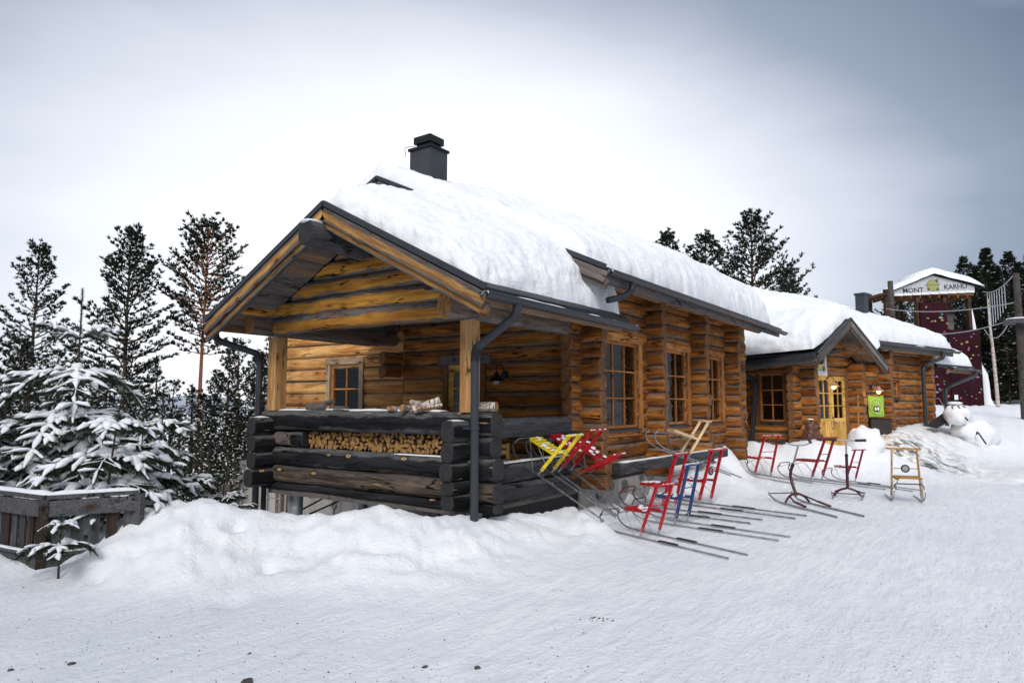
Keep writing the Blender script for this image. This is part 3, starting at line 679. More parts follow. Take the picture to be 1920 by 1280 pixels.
for i in range(7): MB().box((6.5+i*.325,4.97,-1.9),(6.5+i*.325+.318,4.99,-1.24)).build('skirt_board',M_roof,lodge)
MB().box((6.2,4.95,-1.29),(8.72,8.65,-1.22)).build('porch_floor',M_greyboard,lodge)
for nm,p0,wd_ in (('post',(6.235,4.965),.165),('post',(6.27,8.62),.19)):
    h_=wd_/2; m=MB(); m.box((-.535,-h_,-h_),(.535,h_,h_)); o=m.build(nm,M_post,lodge,fr((p0[0],p0[1],.425),(0,0,1),(0,1,0)))
    MB().box((-.05,-.05,.536),(.05,.05,.56)).build('post_bracket',M_galv,o,Matrix.Translation((p0[0],p0[1],.425)))
# plates, purlins and ridge beam
log('beam',(5.8,4.99,1.105),(8.78,4.99,1.105),.2,.255,(M_beam,E_gold),lodge,wob=.7); log('beam',(5.8,8.65,1.12),(8.78,8.65,1.12),.2,.25,(M_beam,E_gold),lodge,wob=.7)
log('purlin',(5.52,4.97,1.33),(6.4,4.97,1.33),.22,.22,(M_beam,E_dark),lodge); log('purlin',(5.45,8.62,1.335),(6.4,8.62,1.335),.23,.23,(M_gable,E_dark),lodge)
log('purlin',(6.4,4.97,1.33),(8.7,4.97,1.33),.2,.2,HB,lodge); log('purlin',(6.4,8.62,1.33),(8.7,8.62,1.33),.2,.2,HB,lodge)
log('ridge_beam',(5.22,6.72,2.05),(6.5,6.66,2.02),.27,.31,(M_rail,E_dark),lodge,wob=2.2,p=.75)
MB().ball((5.33,6.72,2.20),(.17,.12,.035),10,6,.3,3).build('snow_cap',M_snow,lodge)
# gable infill logs
RY=6.62; RZ=2.44; SL=(2.44-1.16)/2.48
def lim(z): return (RZ-.16-z)/SL
zz=.965
for i in range(6):
    h_=.255 if i==0 else .238; top=zz+h_; hb=lim(zz); a=max(RY-hb,5.1 if i<2 else 0); b=min(RY+hb,8.54 if i<2 else 99)
    if i>=5: break
    sh0=0 if (i<2) else 1/SL; sh1=0 if i<2 else -1/SL
    if lim(top)<.05: sh0*= .8; sh1*=.8
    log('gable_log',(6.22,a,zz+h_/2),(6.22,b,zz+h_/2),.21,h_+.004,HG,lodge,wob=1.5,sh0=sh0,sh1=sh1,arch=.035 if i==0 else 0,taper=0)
    zz=top
m=MB(); m.prism([(6.2,RY-lim(1.0)*.0-1.6,1.0),(6.2,RY+1.6,1.0),(6.2,RY,2.2)],[(6.24,RY-1.6,1.0),(6.24,RY+1.6,1.0),(6.24,RY,2.2)]); m.build('gable_seal_slab',M_darkvoid,lodge)  # dark sheet added inside the gable logs, blocks light through their seams
# roofs: slab, metal edges, barge boards, soffit boards
def roof_pair(parent,x0,x1,ry,rz,eyR,ezR,eyL,ezL,th=.09,over=0.,barge=True,name='roof',front=True,bm=None):
    for ey,ez in ((eyR,ezR),(eyL,ezL)):
        m=MB(); m.prism([(x0,ry,rz-th),(x1,ry,rz-th),(x1,ey,ez-th),(x0,ey,ez-th)],[(x0,ry,rz),(x1,ry,rz),(x1,ey,ez),(x0,ey,ez)]); ro=m.build(name,M_roof,parent)
        if barge:
            d=Vector((0,ey-ry,ez-rz)); L=d.length; d.normalize()
            for (xo,dz,hh,tt,mt,nm) in ((-.035,.012,.065,.04,M_metal,'roof_trim'),(-.03,-.055,.15,.035,bm or M_barge,'barge_board'),(.008,-.165,.13,.05,bm or M_barge,'barge_board')):
                p=Vector((x0+xo,ry,rz+dz-(.0 if nm=='roof_trim' else .0))); q=p+d*(L+.03)
                n_=Vector((0,-d.z,d.y)); n_= n_ if n_.z>0 else -n_
                if nm=='roof_trim': off=0
                else: off=-hh/2
                c=(p+q)/2+Vector((tt/2,0,off)); Mx=fr(c,d,Vector((1,0,0)))
                # local x along board, y = +X depth, z = board height
                MB().box((-(L+.03)/2,-tt/2,-hh/2),((L+.03)/2,tt/2,hh/2)).build(nm,mt,parent,Mx)
roof_pair(lodge,5.42,XF+.12,RY,RZ,4.14,1.17,9.10,1.17)
# soffit boards under the projecting verge, laid across the rafters
for sg,ey in ((-1,4.3),(1,8.95)):
    L=abs(ey-RY); n=17; y=RY
    for i in range(n):
        a=RY+sg*L*i/n+sg*.004; b=RY+sg*L*(i+.96)/n
        za=RZ-.125-abs(a-RY)*SL; zb=RZ-.125-abs(b-RY)*SL; hgt=rnd.uniform(-.006,.006)
        MB().prism([(5.47,a,za+hgt),(6.14,a,za+hgt),(6.14,b,zb+hgt),(5.47,b,zb+hgt)],[(5.47,a,za+.022+hgt),(6.14,a,za+.022+hgt),(6.14,b,zb+.022+hgt),(5.47,b,zb+.022+hgt)]).build('soffit_board',rnd.choice((M_tanboard,M_greyboard,M_greyboard)),lodge)
MB().box((5.47,9.0,1.02),(8.7,9.05,1.13)).build('fascia',M_casing,lodge); MB().box((5.5,4.21,1.0),(8.72,4.245,1.125)).build('fascia',M_tanboard,lodge)
MB().prism([(6.15,8.7,1.05),(8.7,8.7,1.05),(8.7,9.0,1.03),(6.15,9.0,1.03)],[(6.15,8.7,1.07),(8.7,8.7,1.07),(8.7,9.0,1.05),(6.15,9.0,1.05)]).build('eave_soffit',M_casing,lodge)
gutter(lodge,(5.36,4.09,1.10),(8.9,4.09,1.07)); gutter(lodge,(5.36,9.16,1.10),(8.6,9.16,1.08))
downpipe(lodge,[(5.93,4.09,1.06),(5.93,4.09,.93),(5.965,4.66,.60),(5.965,4.68,.5),(5.965,4.68,-1.6)],brk=[(5.965,4.68,-.28)])
p0=Vector((5.6,9.16,1.05)); downpipe(lodge,[p0,p0+Vector((0,0,-.14)),(6.1,8.86,.72),(6.12,8.84,.6),(6.12,8.84,-1.55),(6.05,8.95,-1.75),(5.95,9.1,-1.85)],brk=[])
MB().tube([(6.3,8.9,-1.1),(6.3,8.9,-2.4)],.04,10).build('downpipe',M_metal,lodge)
# main roof
MRY=8.43; MRZ=3.83
roof_pair(lodge,8.02,17.4,MRY,MRZ,4.12,1.80,12.74,1.80,th=.1,bm=M_greyboard)
for i in range(34):
    a=8.1+i*.275; MB().prism([(a,4.22,1.655),(a+.268,4.22,1.655),(a+.268,4.84,1.93),(a,4.84,1.93)],[(a,4.22,1.68),(a+.268,4.22,1.68),(a+.268,4.84,1.955),(a,4.84,1.955)]).build('soffit_board',rnd.choice((M_tanboard,M_greyboard)),lodge)
MB().box((8.08,4.17,1.60),(17.35,4.205,1.73)).build('fascia',M_beam,lodge)
log('eave_plate',(8.25,4.62,1.78),(17.2,4.62,1.78),.12,.14,(M_tanboard,E_grey),lodge)
gutter(lodge,(8.05,4.06,1.74),(17.45,4.06,1.70))
q=Vector((8.75,4.06,1.70)); downpipe(lodge,[q,q+Vector((0,0,-.12)),(8.6,4.1,1.47),(8.35,4.25,1.4)],r=.045)
# chimney
ch=MB(); ch.box((9.05,8.15,3.4),(9.52,8.66,4.66)); cho=ch.build('chimney',M_chim,lodge)
MB().box((9.02,8.12,4.662),(9.55,8.69,4.71)).build('chimney_cap',M_roof,cho); MB().box((9.14,8.24,4.712),(9.43,8.57,4.80)).build('chimney_neck',M_roof,cho)
m=MB(); m.box((9.09,8.2,4.802),(9.48,8.61,4.93)); m.prism([(9.09,8.2,4.932),(9.48,8.2,4.932),(9.48,8.61,4.932),(9.09,8.61,4.932)],[(9.26,8.38,5.02),(9.31,8.38,5.02),(9.31,8.43,5.02),(9.26,8.43,5.02)]); m.build('chimney_hood',M_roof,cho)
wl=[(9.2,8.66,4.82)]+[(9.05-.05*math.sin(t*.3),8.75+.02*math.sin(t),4.8-.04*t) for t in range(1,7)]
lp=[(9.0,8.78+.075*math.cos(t/8*2*math.pi),4.28+.085*math.sin(t/8*2*math.pi)) for t in range(9)]
MB().tube(wl,.006,5).tube(lp,.006,5).build('chimney_wire',M_blackrub,cho)

# porch lamp, unlit
def lamp(label,base,N_,s=1.,shade=M_roof,bulb=M_bulb,light=False,cup=.11):
    N_=Vector(N_).normalized(); b=Vector(base); t=thing('wall_lamp',label,'wall lamp',b)
    MB().tube([b,b+N_*.025],.05*s,12).build('mount',M_roof,t)
    P=[b+N_*.02+Vector((0,0,.0)),b+N_*.05*s+Vector((0,0,.09*s)),b+N_*.12*s+Vector((0,0,.13*s)),b+N_*.18*s+Vector((0,0,.09*s)),b+N_*.185*s+Vector((0,0,0.0))]
    MB().tube(pipe_pts(P,.05),.009,6).build('arm',M_roof,t)
    c=P[-1]; MB().tube([c+Vector((0,0,.03)),c,c-Vector((0,0,.03*s)),c-Vector((0,0,.085*s))],[.018,.03*s,.045*s,cup*s],16).build('shade',shade,t)
    MB().ball(c-Vector((0,0,.095*s)),.042*s,12,8).build('bulb',bulb,t)
    if light:
        l=D.lights.new('lamp_light','POINT'); l.energy=7; l.color=(1,.62,.25); l.shadow_soft_size=.05; lo=link('lamp_light',l,t,Matrix.Translation(c-Vector((0,0,.18*s)))); 
    return t
lamp('unlit black lamp with conical shade on the wall at the back of the open porch',(XF,6.22,.44),(-1,0,0),1.25)
# pendant lamps seen glowing through the windows
for (x_,y_,z_,tx) in ((10.9,5.75,.62,'lit pendant lamp seen through the first tall window'),(13.4,5.9,.6,'lit pendant lamp seen through the second tall window')):
    t=thing('pendant_lamp',tx,'pendant lamp',(x_,y_,z_)); MB().tube([(x_,y_,z_+.08),(x_,y_,1.9)],.008,5).build('cord',M_roof,t)
    MB().tube([(x_,y_,z_+.07),(x_,y_,z_+.065),(x_,y_,z_-.04)],[.03,.06,.065],12).build('glass_shade',M_pend,t)
    MB().tube([(x_,y_,z_+.11),(x_,y_,z_+.07)],.035,10).build('cap',M_galv,t)

# ------------------------------------------------------------------ snow on the roofs
def roof_snow(name,label,fn,u0,u1,v0,v1,to_w,T,nu,nv,wedge=(.35,.35,.35,.35),amp=.05,seed=0,jag=.05,lump=2.2,tfn=None,front=None):
    """fn(u,v)=roof height; snow thickness rounds off towards each edge; ragged outline"""
    top=[];bot=[]
    for i in range(nu+1):
        for j in range(nv+1):
            a=i/nu; b=j/nv
            # crowd the grid towards the edges
            a_=.5-.5*math.cos(math.pi*a) if nu>6 else a; a_=a*.6+a_*.4; b_=b*.5+(.5-.5*math.cos(math.pi*b))*.5
            u=u0+(u1-u0)*a_; v=v0+(v1-v0)*b_
            eu=min((u-u0)/wedge[0],(u1-u)/wedge[1]); ev=min((v-v0)/wedge[2],(v1-v)/wedge[3]); e=max(0,min(1,eu,ev))
            k=(1-(1-e)**2.2)**.5
            if front:      # blanket with a cut face at the verge that thickens further in
                e1=max(0,min(1,(u1-u)/wedge[1],ev)); k=(1-(1-e1)**2.2)**.5
                eu0=(u-u0)/front[0]; eu0=max(0,min(1,eu0)); k*=min(1,(u-u0)/.09)**.6*(front[1]+(1-front[1])*(eu0**.7 if front[2] else eu0*eu0*(3-2*eu0)))
            jj=jag*max(0,1-e*2.2)
            ju=noise.fractal(Vector((v*3,u*3,seed)),1,2,3)*jj; jv=noise.fractal(Vector((u*3.1,v*3,seed+5)),1,2,3)*jj
            uu=u+ju; vv=v+jv; p=to_w(uu,vv); z=fn(uu,vv)
            TT=T*(tfn(u,v) if tfn else 1)
            w3=Vector((p[0],p[1],seed*3.))
            t_=TT*k+(noise.fractal(w3*lump,1,2,4)*amp+noise.noise(w3*.7)*amp*.8+noise.fractal(w3*6.5,1,2,3)*amp*.5)*(.12+.88*e)*min(1,e*4+.25)
            t_+= -amp*.5*max(0,math.sin(t_*38+noise.noise(w3*1.6)*3))*(1-e)*k      # settled layers on the cut faces
            t_=max(.008,t_)
            q3=Vector((p[0],p[1],z+t_)); f3=min(1,t_/.1)
            dv=Vector((noise.fractal(q3*3.1+Vector((seed,0,0)),1,2,3),noise.fractal(q3*3.1+Vector((0,seed+9,0)),1,2,3),noise.fractal(q3*3.1+Vector((0,0,seed+19)),1,2,3)))*.034+Vector((noise.noise(q3*11),noise.noise(q3*11+Vector((5,0,0))),noise.noise(q3*11+Vector((0,7,0)))))*.014
            q3+=dv*f3*(1.25-.75*e); top.append((q3.x,q3.y,max(q3.z,z+.006))); bot.append((p[0],p[1],z+.002))
    m=MB(); n1=nv+1; f=[(i*n1+j,(i+1)*n1+j,(i+1)*n1+j+1,i*n1+j+1) for i in range(nu) for j in range(nv)]
    bnd=[i*n1 for i in range(nu+1)]+[nu*n1+j for j in range(1,nv+1)]+[i*n1+nv for i in range(nu-1,-1,-1)]+[j for j in range(nv-1,0,-1)]
    N=len(top); nb=len(bnd); vs=top+[bot[b] for b in bnd]
    f+=[(bnd[i],bnd[(i+1)%nb],N+(i+1)%nb,N+i)[::-1] for i in range(nb)]
    m.add(vs,f,0,True); me=m.mesh(name,M_snow); me.update()
    if sum(p.normal.z for p in me.polygons[:50])<0: me.flip_normals()
    return tag(link(name,me),label,'snow',kind='stuff')
def sround(d,w=.5): return math.sqrt(d*d+w*w)-w*.6
roof_snow('porch_roof_snow','deep rounded snow blanket on the low porch roof',lambda u,v:RZ-SL*abs(v-RY)+.0,5.58,8.98,4.37,8.88,lambda u,v:(u,v),.64,130,210,(.2,.25,.55,.6),.05,1,.022,front=(1.8,.36,1),tfn=lambda u,v:1+.28*max(0,(u-7)/2))
def mrz(u,v): return MRZ-(MRZ-1.8)/4.31*abs(v-MRY)
roof_snow('main_roof_snow','thick smooth snow blanket along the high main roof',mrz,8.02,17.35,4.36,12.5,lambda u,v:(u,v),.78,240,180,(.2,.9,.55,.6),.055,2,.025,front=(5.,.42,0))
# thin snow on rails
def strip_snow(name,label,p,q,w,h=.03,seed=0,parent=None):
    p=Vector(p);q=Vector(q); d=(q-p).normalized(); y=Vector((0,0,1)).cross(d).normalized(); L=(q-p).length; N=max(4,int(L/.06)); vs=[]
    for i in range(N+1):
        s_=L*i/N; e=min(1,s_/.08,(L-s_)/.08); hh=h*(.45+.9*abs(noise.noise(Vector((s_*2.1,seed,0)))))*e; ww=w*(.8+.35*noise.noise(Vector((s_*3,seed,4))))
        for a,b in ((-.5,0),(-.42,.75),(-.15,1),(.15,1),(.42,.75),(.5,0)): vs.append(p+d*s_+y*(a*ww)+Vector((0,0,b*hh+.001-(.006 if b==0 else 0))))
    m=MB().add(vs,[(i*6+j,i*6+j+1,i*6+7+j,i*6+6+j) for i in range(N) for j in range(5)],0,True)
    if parent is not None: return m.build(name,M_snow,parent)
    return tag(m.build(name,M_snow),label,'snow',kind='stuff')
strip_snow('rail_snow',None,(6.3,5.4,-.10),(6.3,8.5,-.10),.19,.03,1,lodge); strip_snow('rail_snow',None,(5.9,8.6,-.205),(6.1,8.6,-.205),.17,.04,2,lodge)
strip_snow('rail_snow',None,(5.9,4.99,-.20),(6.1,4.99,-.20),.13,.02,3,lodge); strip_snow('rail_snow',None,(6.7,4.97,-.735),(8.5,4.97,-.735),.15,.02,4,lodge)
strip_snow('rail_snow',None,(6.2,5.3,-.63),(6.2,6.1,-.63),.08,.012,6,lodge); strip_snow('beam_snow',None,(9.0,4.42,-.855),(13.5,4.42,-.895),.11,.02,5,lodge)

# ------------------------------------------------------------------ entrance wing
WA=R(-17.3); WX=Vector((math.cos(WA),math.sin(WA),0)); WY=Vector((-WX.y,WX.x,0)); MW=Matrix.Rotation(WA,4,'Z')
def w(x,y,z=0): return WX*x+WY*y+Vector((0,0,z))
wing=thing('entrance_wing','lower log wing with small gabled double-door entrance at the far end of the lodge','building',w(18,9.3,-1.3),WA)
YE=9.25
opF=[(17.16,18.76,-1.4,.78),(21.5,22.05,.12,.72)]
P2=.232
def wlog(nm,a,b,w_,h_,mats=HW,**k): return log(nm,w(*a),w(*b),w_,h_,mats,wing,**k)
z=-1.35
while z<1.62:
    zc=z+P2/2; segs=[[16.08,20.6],[20.6,23.95]]
    for a,b,c,d in opF:
        ns=[]
        for x,y in segs:
            if not(c<zc<d) or b<=x or a>=y: ns.append([x,y]); continue
            if a-x>.03: ns.append([x,a])
            if y-b>.03: ns.append([b,y])
        segs=ns
    for x,y in segs: wlog('log',(x,YE+.1,zc),(y,YE+.1,zc),.2,P2+.004,HW)
    z+=P2
core(wing,w(0,YE),WX,-WY,16.3,24.,-1.6,1.75,opF,.2)
opW=[(9.66,10.48,-.52,.8)]
z=-1.35-P2/2
while z<1.05:
    zc=z+P2/2; e=rnd.uniform(-.02,.02)
    segs=[[8.88+e,9.66],[10.48,10.95]] if -.52<zc<.8 else [[8.88+e,10.95]]
    for x,y in segs: wlog('log',(16.5,x,zc),(16.5,y,zc),.2,P2+.004,HW)
    for c,en in ((18.9,8.84),(20.78,8.92),(23.75,8.95)):
        if zc<(1.0 if c<20 else 1.5): wlog('corner_log',(c,en+rnd.uniform(-.02,.02),zc),(c,YE+.15,zc),.2,P2+.004,HW,step=.12,p=.75)
    z+=P2
while z<1.55:
    for c,en in ((20.78,8.9),(23.75,8.95)): wlog('corner_log',(c,en,z+P2/2),(c,YE+.15,z+P2/2),.2,P2+.004,HW,step=.12,p=.75)
    z+=P2
core(wing,w(16.4,0),WY,-WX,9.3,13.,-1.6,1.15,opW,.2)
core(wing,w(23.95,0),WY,WX,9.3,16.,-1.6,1.7,[],.2,.2,M_wall,'end_wall')
MB().box(tuple(w(0,0)),(.01,.01,.01)) if 0 else None
MB().prism([w(16.7,9.5,-1.35),w(23.8,9.5,-1.35),w(23.8,16,-1.35),w(16.7,16,-1.35)],[w(16.7,9.5,-1.3),w(23.8,9.5,-1.3),w(23.8,16,-1.3),w(16.7,16,-1.3)]).build('floor',M_darkvoid,wing)
MB().prism([w(16.7,11.5,-1.35),w(23.8,11.5,-1.35),w(23.8,11.6,-1.35),w(16.7,11.6,-1.35)],[w(16.7,11.5,1.7),w(23.8,11.5,1.7),w(23.8,11.6,1.7),w(16.7,11.6,1.7)]).build('inner_wall',M_casing,wing)
window(wing,w(16.4,0),WY,-WX,9.72,10.42,-.48,.76,2,3,depth=.05,cas=.11,mc=M_casing)
window(wing,w(0,YE),WX,-WY,21.58,21.98,.18,.66,2,2,depth=.06,cas=.07,fw=.04)
door_leaf(wing,w(0,YE+.02),WX,-WY,17.22,17.95,-1.25,.72,2,3,-.45,M_door); door_leaf(wing,w(0,YE+.02),WX,-WY,17.965,18.7,-1.25,.72,2,3,-.45,M_door,handle=-.3)
for a,b,c,d in ((17.12,17.215,-1.3,.73),(18.705,18.8,-1.3,.73),(17.0,18.85,.735,.86)):
    MB().prism([w(a,YE-.03,c),w(b,YE-.03,c),w(b,YE+.1,c),w(a,YE+.1,c)],[w(a,YE-.03,d),w(b,YE-.03,d),w(b,YE+.1,d),w(a,YE+.1,d)]).build('door_frame',M_casing,wing)
# entrance gable
GX0=17.55; GZ0=2.16; GS=.575; GY0=8.5
zz=.98+P2*2
for i in range(4):
    z=1.0+i*P2
    hw_=(GZ0-.14-z)/GS; hw_=min(hw_,1.6)
    if hw_<.25: break
    wlog('gable_log',(GX0-hw_,YE-.02,z+P2/2),(GX0+hw_,YE-.02,z+P2/2),.2,P2+.004,HW,sh0=1/GS*.8,sh1=-1/GS*.8)
wlog('beam',(19.25,8.6,.95),(19.25,9.6,.95),.2,.22,HW); wlog('beam',(16.3,8.62,1.05),(16.3,9.6,1.05),.2,.22,(M_beam,E_dark)); wlog('ridge_beam',(GX0,8.62,1.86),(GX0,9.6,1.86),.17,.19,(M_beam,E_dark))
for sx,ex_,ez_ in ((-1,15.85,None),(1,19.5,None)):
    L=abs(ex_-GX0); ez=GZ0-L*GS
    m=MB(); m.prism([w(GX0,GY0,GZ0-.08),w(ex_,GY0,ez-.08),w(ex_,11.2,ez-.08),w(GX0,11.2,GZ0-.08)],[w(GX0,GY0,GZ0),w(ex_,GY0,ez),w(ex_,11.2,ez),w(GX0,11.2,GZ0)]); m.build('entrance_roof',M_roof,wing)
    d=(w(ex_,GY0,ez)-w(GX0,GY0,GZ0)); Ld=d.length
    for dy,dz,hh,tt,mt,nm in ((-.035,.0,.06,.03,M_metal,'roof_trim'),(-.028,-.06,.13,.03,M_greyboard,'barge_board'),(.01,-.15,.12,.04,M_greyboard,'barge_board')):
        c=(w(ex_,GY0+dy,ez+dz)+w(GX0,GY0+dy,GZ0+dz))/2+Vector((0,0,-hh/2 if dz else 0)); Mx=fr(c,d,WY)
        MB().box((-Ld/2,-tt/2,-hh/2),(Ld/2,tt/2,hh/2)).build(nm,mt,wing,Mx)
    n=12
    for i in range(n):
        a=GX0+(ex_-GX0)*i/n; b=GX0+(ex_-GX0)*(i+.96)/n; za=GZ0-.11-abs(a-GX0)*GS; zb=GZ0-.11-abs(b-GX0)*GS
        MB().prism([w(a,8.55,za),w(b,8.55,zb),w(b,9.14,zb),w(a,9.14,za)],[w(a,8.55,za+.02),w(b,8.55,zb+.02),w(b,9.14,zb+.02),w(a,9.14,za+.02)]).build('soffit_board',rnd.choice((M_tanboard,M_greyboard)),wing)
# left side roof edge running from the gable foot back to the main house
A0=w(15.85,8.5,1.17); A1=w(15.75,10.75,.99); B0=w(17.0,8.5,1.35); B1=w(17.2,10.75,1.4)
dn=Vector((0,0,.09)); MB().prism([A0-dn,B0-dn,B1-dn,A1-dn],[A0,B0,B1,A1]).build('side_roof',M_roof,wing)
MB().bar(A0+Vector((0,0,.0))-WX*.03,A1-WX*.03,.05,.10,mi=0).build('roof_trim',M_metal,wing); MB().bar(A0-WX*-.02-dn*1.3,A1-WX*-.02-dn*1.3,.04,.12).build('fascia',M_beam,wing)
MB().bar(A0-Vector((0,0,.02))-WX*.09,A1-Vector((0,0,.02))-WX*.09,.1,.09).build('gutter',M_metal,wing)
# the wing's main roof
EY=8.75; EZ=1.72; RG=13.0; RGZ=3.42; WS=(RGZ-EZ)/(RG-EY)
for (y0,z0,y1,z1) in ((EY,EZ,RG,RGZ),(17.25,EZ,RG,RGZ)):
    MB().prism([w(17.6,y1,z1-.1),w(25.1,y1,z1-.1),w(25.1,y0,z0-.1),w(19.4 if y0<10 else 17.6,y0,z0-.1)],[w(17.6,y1,z1),w(25.1,y1,z1),w(25.1,y0,z0),w(19.4 if y0<10 else 17.6,y0,z0)]).build('roof',M_roof,wing)
def wgutter(p,q): return gutter(wing,p,q)
wgutter(w(19.5,8.69,1.68),w(25.2,8.69,1.65)); MB().bar(w(19.6,8.8,1.58),w(25.0,8.8,1.56),.03,.13).build('fascia',M_beam,wing)
wlog('eave_plate',(20.3,8.98,1.56),(24.6,8.98,1.56),.14,.15,(M_tanboard,E_grey))
downpipe(wing,[w(23.9,8.69,1.62),w(23.9,8.69,1.42),w(23.2,8.95,1.16),w(23.1,8.98,1.05),w(23.1,8.98,-1.2)],r=.06)
downpipe(wing,[w(15.7,10.55,.92),w(15.75,10.5,.78),w(16.2,10.42,.62),w(16.25,10.42,.5),w(16.25,10.62,-1.3)],r=.055)
# slatted lean-to shed at the end
SH0=24.05
for i in range(28):
    z=-1.0+i*.077; MB().bar(w(SH0,9.62,z),w(25.35,9.62,z),.025,.062).build('slat',M_shed,wing)
MB().prism([w(SH0,9.66,-1.3),w(25.35,9.66,-1.3),w(25.35,9.72,-1.3),w(SH0,9.72,-1.3)],[w(SH0,9.66,1.35),w(25.35,9.66,1.35),w(25.35,9.72,1.35),w(SH0,9.72,1.35)]).build('shed_wall',M_darkvoid,wing)
MB().bar(w(25.3,9.6,-1.3),w(25.3,9.6,1.3),.1,.1,up=(1,0,0)).build('shed_post',M_shed,wing)
MB().prism([w(24.1,8.95,1.14),w(27.3,8.95,1.14),w(27.3,12,2.1),w(24.1,12,2.1)],[w(24.1,8.95,1.24),w(27.3,8.95,1.24),w(27.3,12,2.2),w(24.1,12,2.2)]).build('shed_roof',M_roof,wing)
gutter(wing,w(25.2,8.9,1.16),w(27.5,8.9,1.14)); MB().bar(w(25.0,9.0,1.06),w(27.2,9.0,1.05),.03,.12).build('fascia',M_tanboard,wing)
downpipe(wing,[w(27.2,8.9,1.12),w(27.2,8.9,.95),w(25.9,9.3,.55),w(25.75,9.35,.42),w(25.75,9.35,-.9)],r=.06)
# wing snow
def smax(a,b,k=.18):
    h=max(k-abs(a-b),0)/k; return max(a,b)+h*h*k*.25
def wsn(x,y):
    s1=EZ+WS*(y-EY) if y<RG else RGZ-WS*(y-RG)
    if x<19.4: s1-= .0
    s1-=max(0,18.2-x)*1.35+max(0,19.5-x)*max(0,(10.4-y))*.55
    g_=GZ0-GS*abs(x-GX0) if y<12 else -9
    g_-= max(0,x-19.6)*1.2+max(0,abs(x-GX0)-2.)*.5*0
    l_=1.17-.08*(y-8.5)+.12*(x-15.85)
    l_=min(l_,1.5) if x<17.5 else -9
    return smax(smax(s1,g_,.5),l_,.5)
def wing_part(name,label,u0,u1,v0,v1,fn,T,nu,nv,we,amp=.05,seed=3,jag=.05,tfn=None):
    return roof_snow(name,label,fn,u0,u1,v0,v1,lambda u,v:(lambda p:(p.x,p.y))(w(u,v)),T,nu,nv,we,amp,seed,jag,tfn=tfn)
wing_part('wing_roof_snow','snow blanket on the far roof right of the entrance gable',19.0,25.1,8.83,17.1,lambda x,y:(EZ+WS*(y-EY) if y<RG else RGZ-WS*(y-RG)),.46,90,110,(.1,.6,.45,.6),.045,4,.02)
wing_part('entrance_roof_snow','drifted snow piled over the small gabled entrance roof',15.88,19.42,8.6,13.4,wsn,.46,110,110,(.55,.35,.4,.3),.04,5,.02)
wing_part('rear_roof_snow','snow on the far ridge seen behind the main roof',16.2,19.3,11.6,17.,lambda x,y:(EZ+WS*(y-EY) if y<RG else RGZ-WS*(y-RG))-max(0,17.6-x)*.5,.46,50,80,(.6,.1,.4,.6),.03,6)
wing_part('shed_roof_snow','thick snow on the lean-to shed roof at the far right',24.2,27.25,9.0,11.9,lambda x,y:1.24+(y-8.95)*.315,.5,60,50,(.2,.5,.5,.3),.05,7)
pv=at(1616,570,23.2); m=MB(); m.box((-.15,-.15,-.9),(.15,.15,.3)); m.box((-.18,-.18,.302),(.18,.18,.37)); m.build('roof_vent',M_metal,wing,Matrix.Translation(pv)@MW)

# ------------------------------------------------------------------ firewood
def split_piece(c,d,r,L,kind,parent=None,name='firewood',M0=None):
    """kind 0 round, 1 half, 2 quarter; axis d"""
    d=Vector(d).normalized(); M=fr(c,d,Vector((0,0,1)).cross(d) if abs(d.z)<.9 else (0,1,0)); ph=rnd.uniform(0,6.28); P=[]
    arc={0:2*math.pi,1:math.pi*rnd.uniform(.8,1.1),2:math.pi*rnd.uniform(.4,.65)}[kind]; n=9 if kind==0 else 5
    for k in range(n + (0 if kind==0 else 1)):
        t=ph+arc*k/n; rr_=r*rnd.uniform(.92,1.08); P.append((rr_*math.cos(t),rr_*math.sin(t)))
    na_=len(P)
    if kind: P.append((rnd.uniform(-.1,.1)*r,rnd.uniform(-.1,.1)*r))
    cx=sum(p[0] for p in P)/len(P); cy=sum(p[1] for p in P)/len(P); P=[(p[0]-cx,p[1]-cy) for p in P]
    N=len(P); m=MB(); vs=[(-L/2,a,b) for a,b in P]+[(L/2,a*.98,b*.98) for a,b in P]
    for k in range(N):
        bark_=(k<na_-1) or kind==0
        m.add([vs[k],vs[(k+1)%N],vs[N+(k+1)%N],vs[N+k]],[(0,1,2,3)],0 if bark_ else 2)
    m.add(vs[:N],[tuple(range(N))[::-1]],1); m.add(vs[N:],[tuple(range(N))],1)
    return m,M
stk=0; y=5.28; fw_mats=(M_oldbark,M_cut,M_split)
rows=[-.595,-.535,-.475,-.42]
for ri,zr in enumerate(rows):
    y=5.25+rnd.uniform(0,.05)
    while y<7.86:
        r_=rnd.uniform(.032,.058); kd=rnd.choice((0,1,1,2,2,2)); y+=r_*(.95 if kd else 1.)
        m,M=split_piece((6.30+rnd.uniform(0,.03)+.14,y,zr+rnd.uniform(-.012,.012)),(1,rnd.uniform(-.05,.05),rnd.uniform(-.03,.03)),r_,.30,kd)
        tag(m.build('firewood',fw_mats,None,M),'split firewood log stacked end-on in the gap of the black porch railing','firewood','firewood stacked in the porch railing'); y+=r_*(.8 if kd else 1.02)
MB().box((6.62,5.2,-.66),(6.66,7.95,-.38)).build('stack_backing',M_darkvoid,lodge)
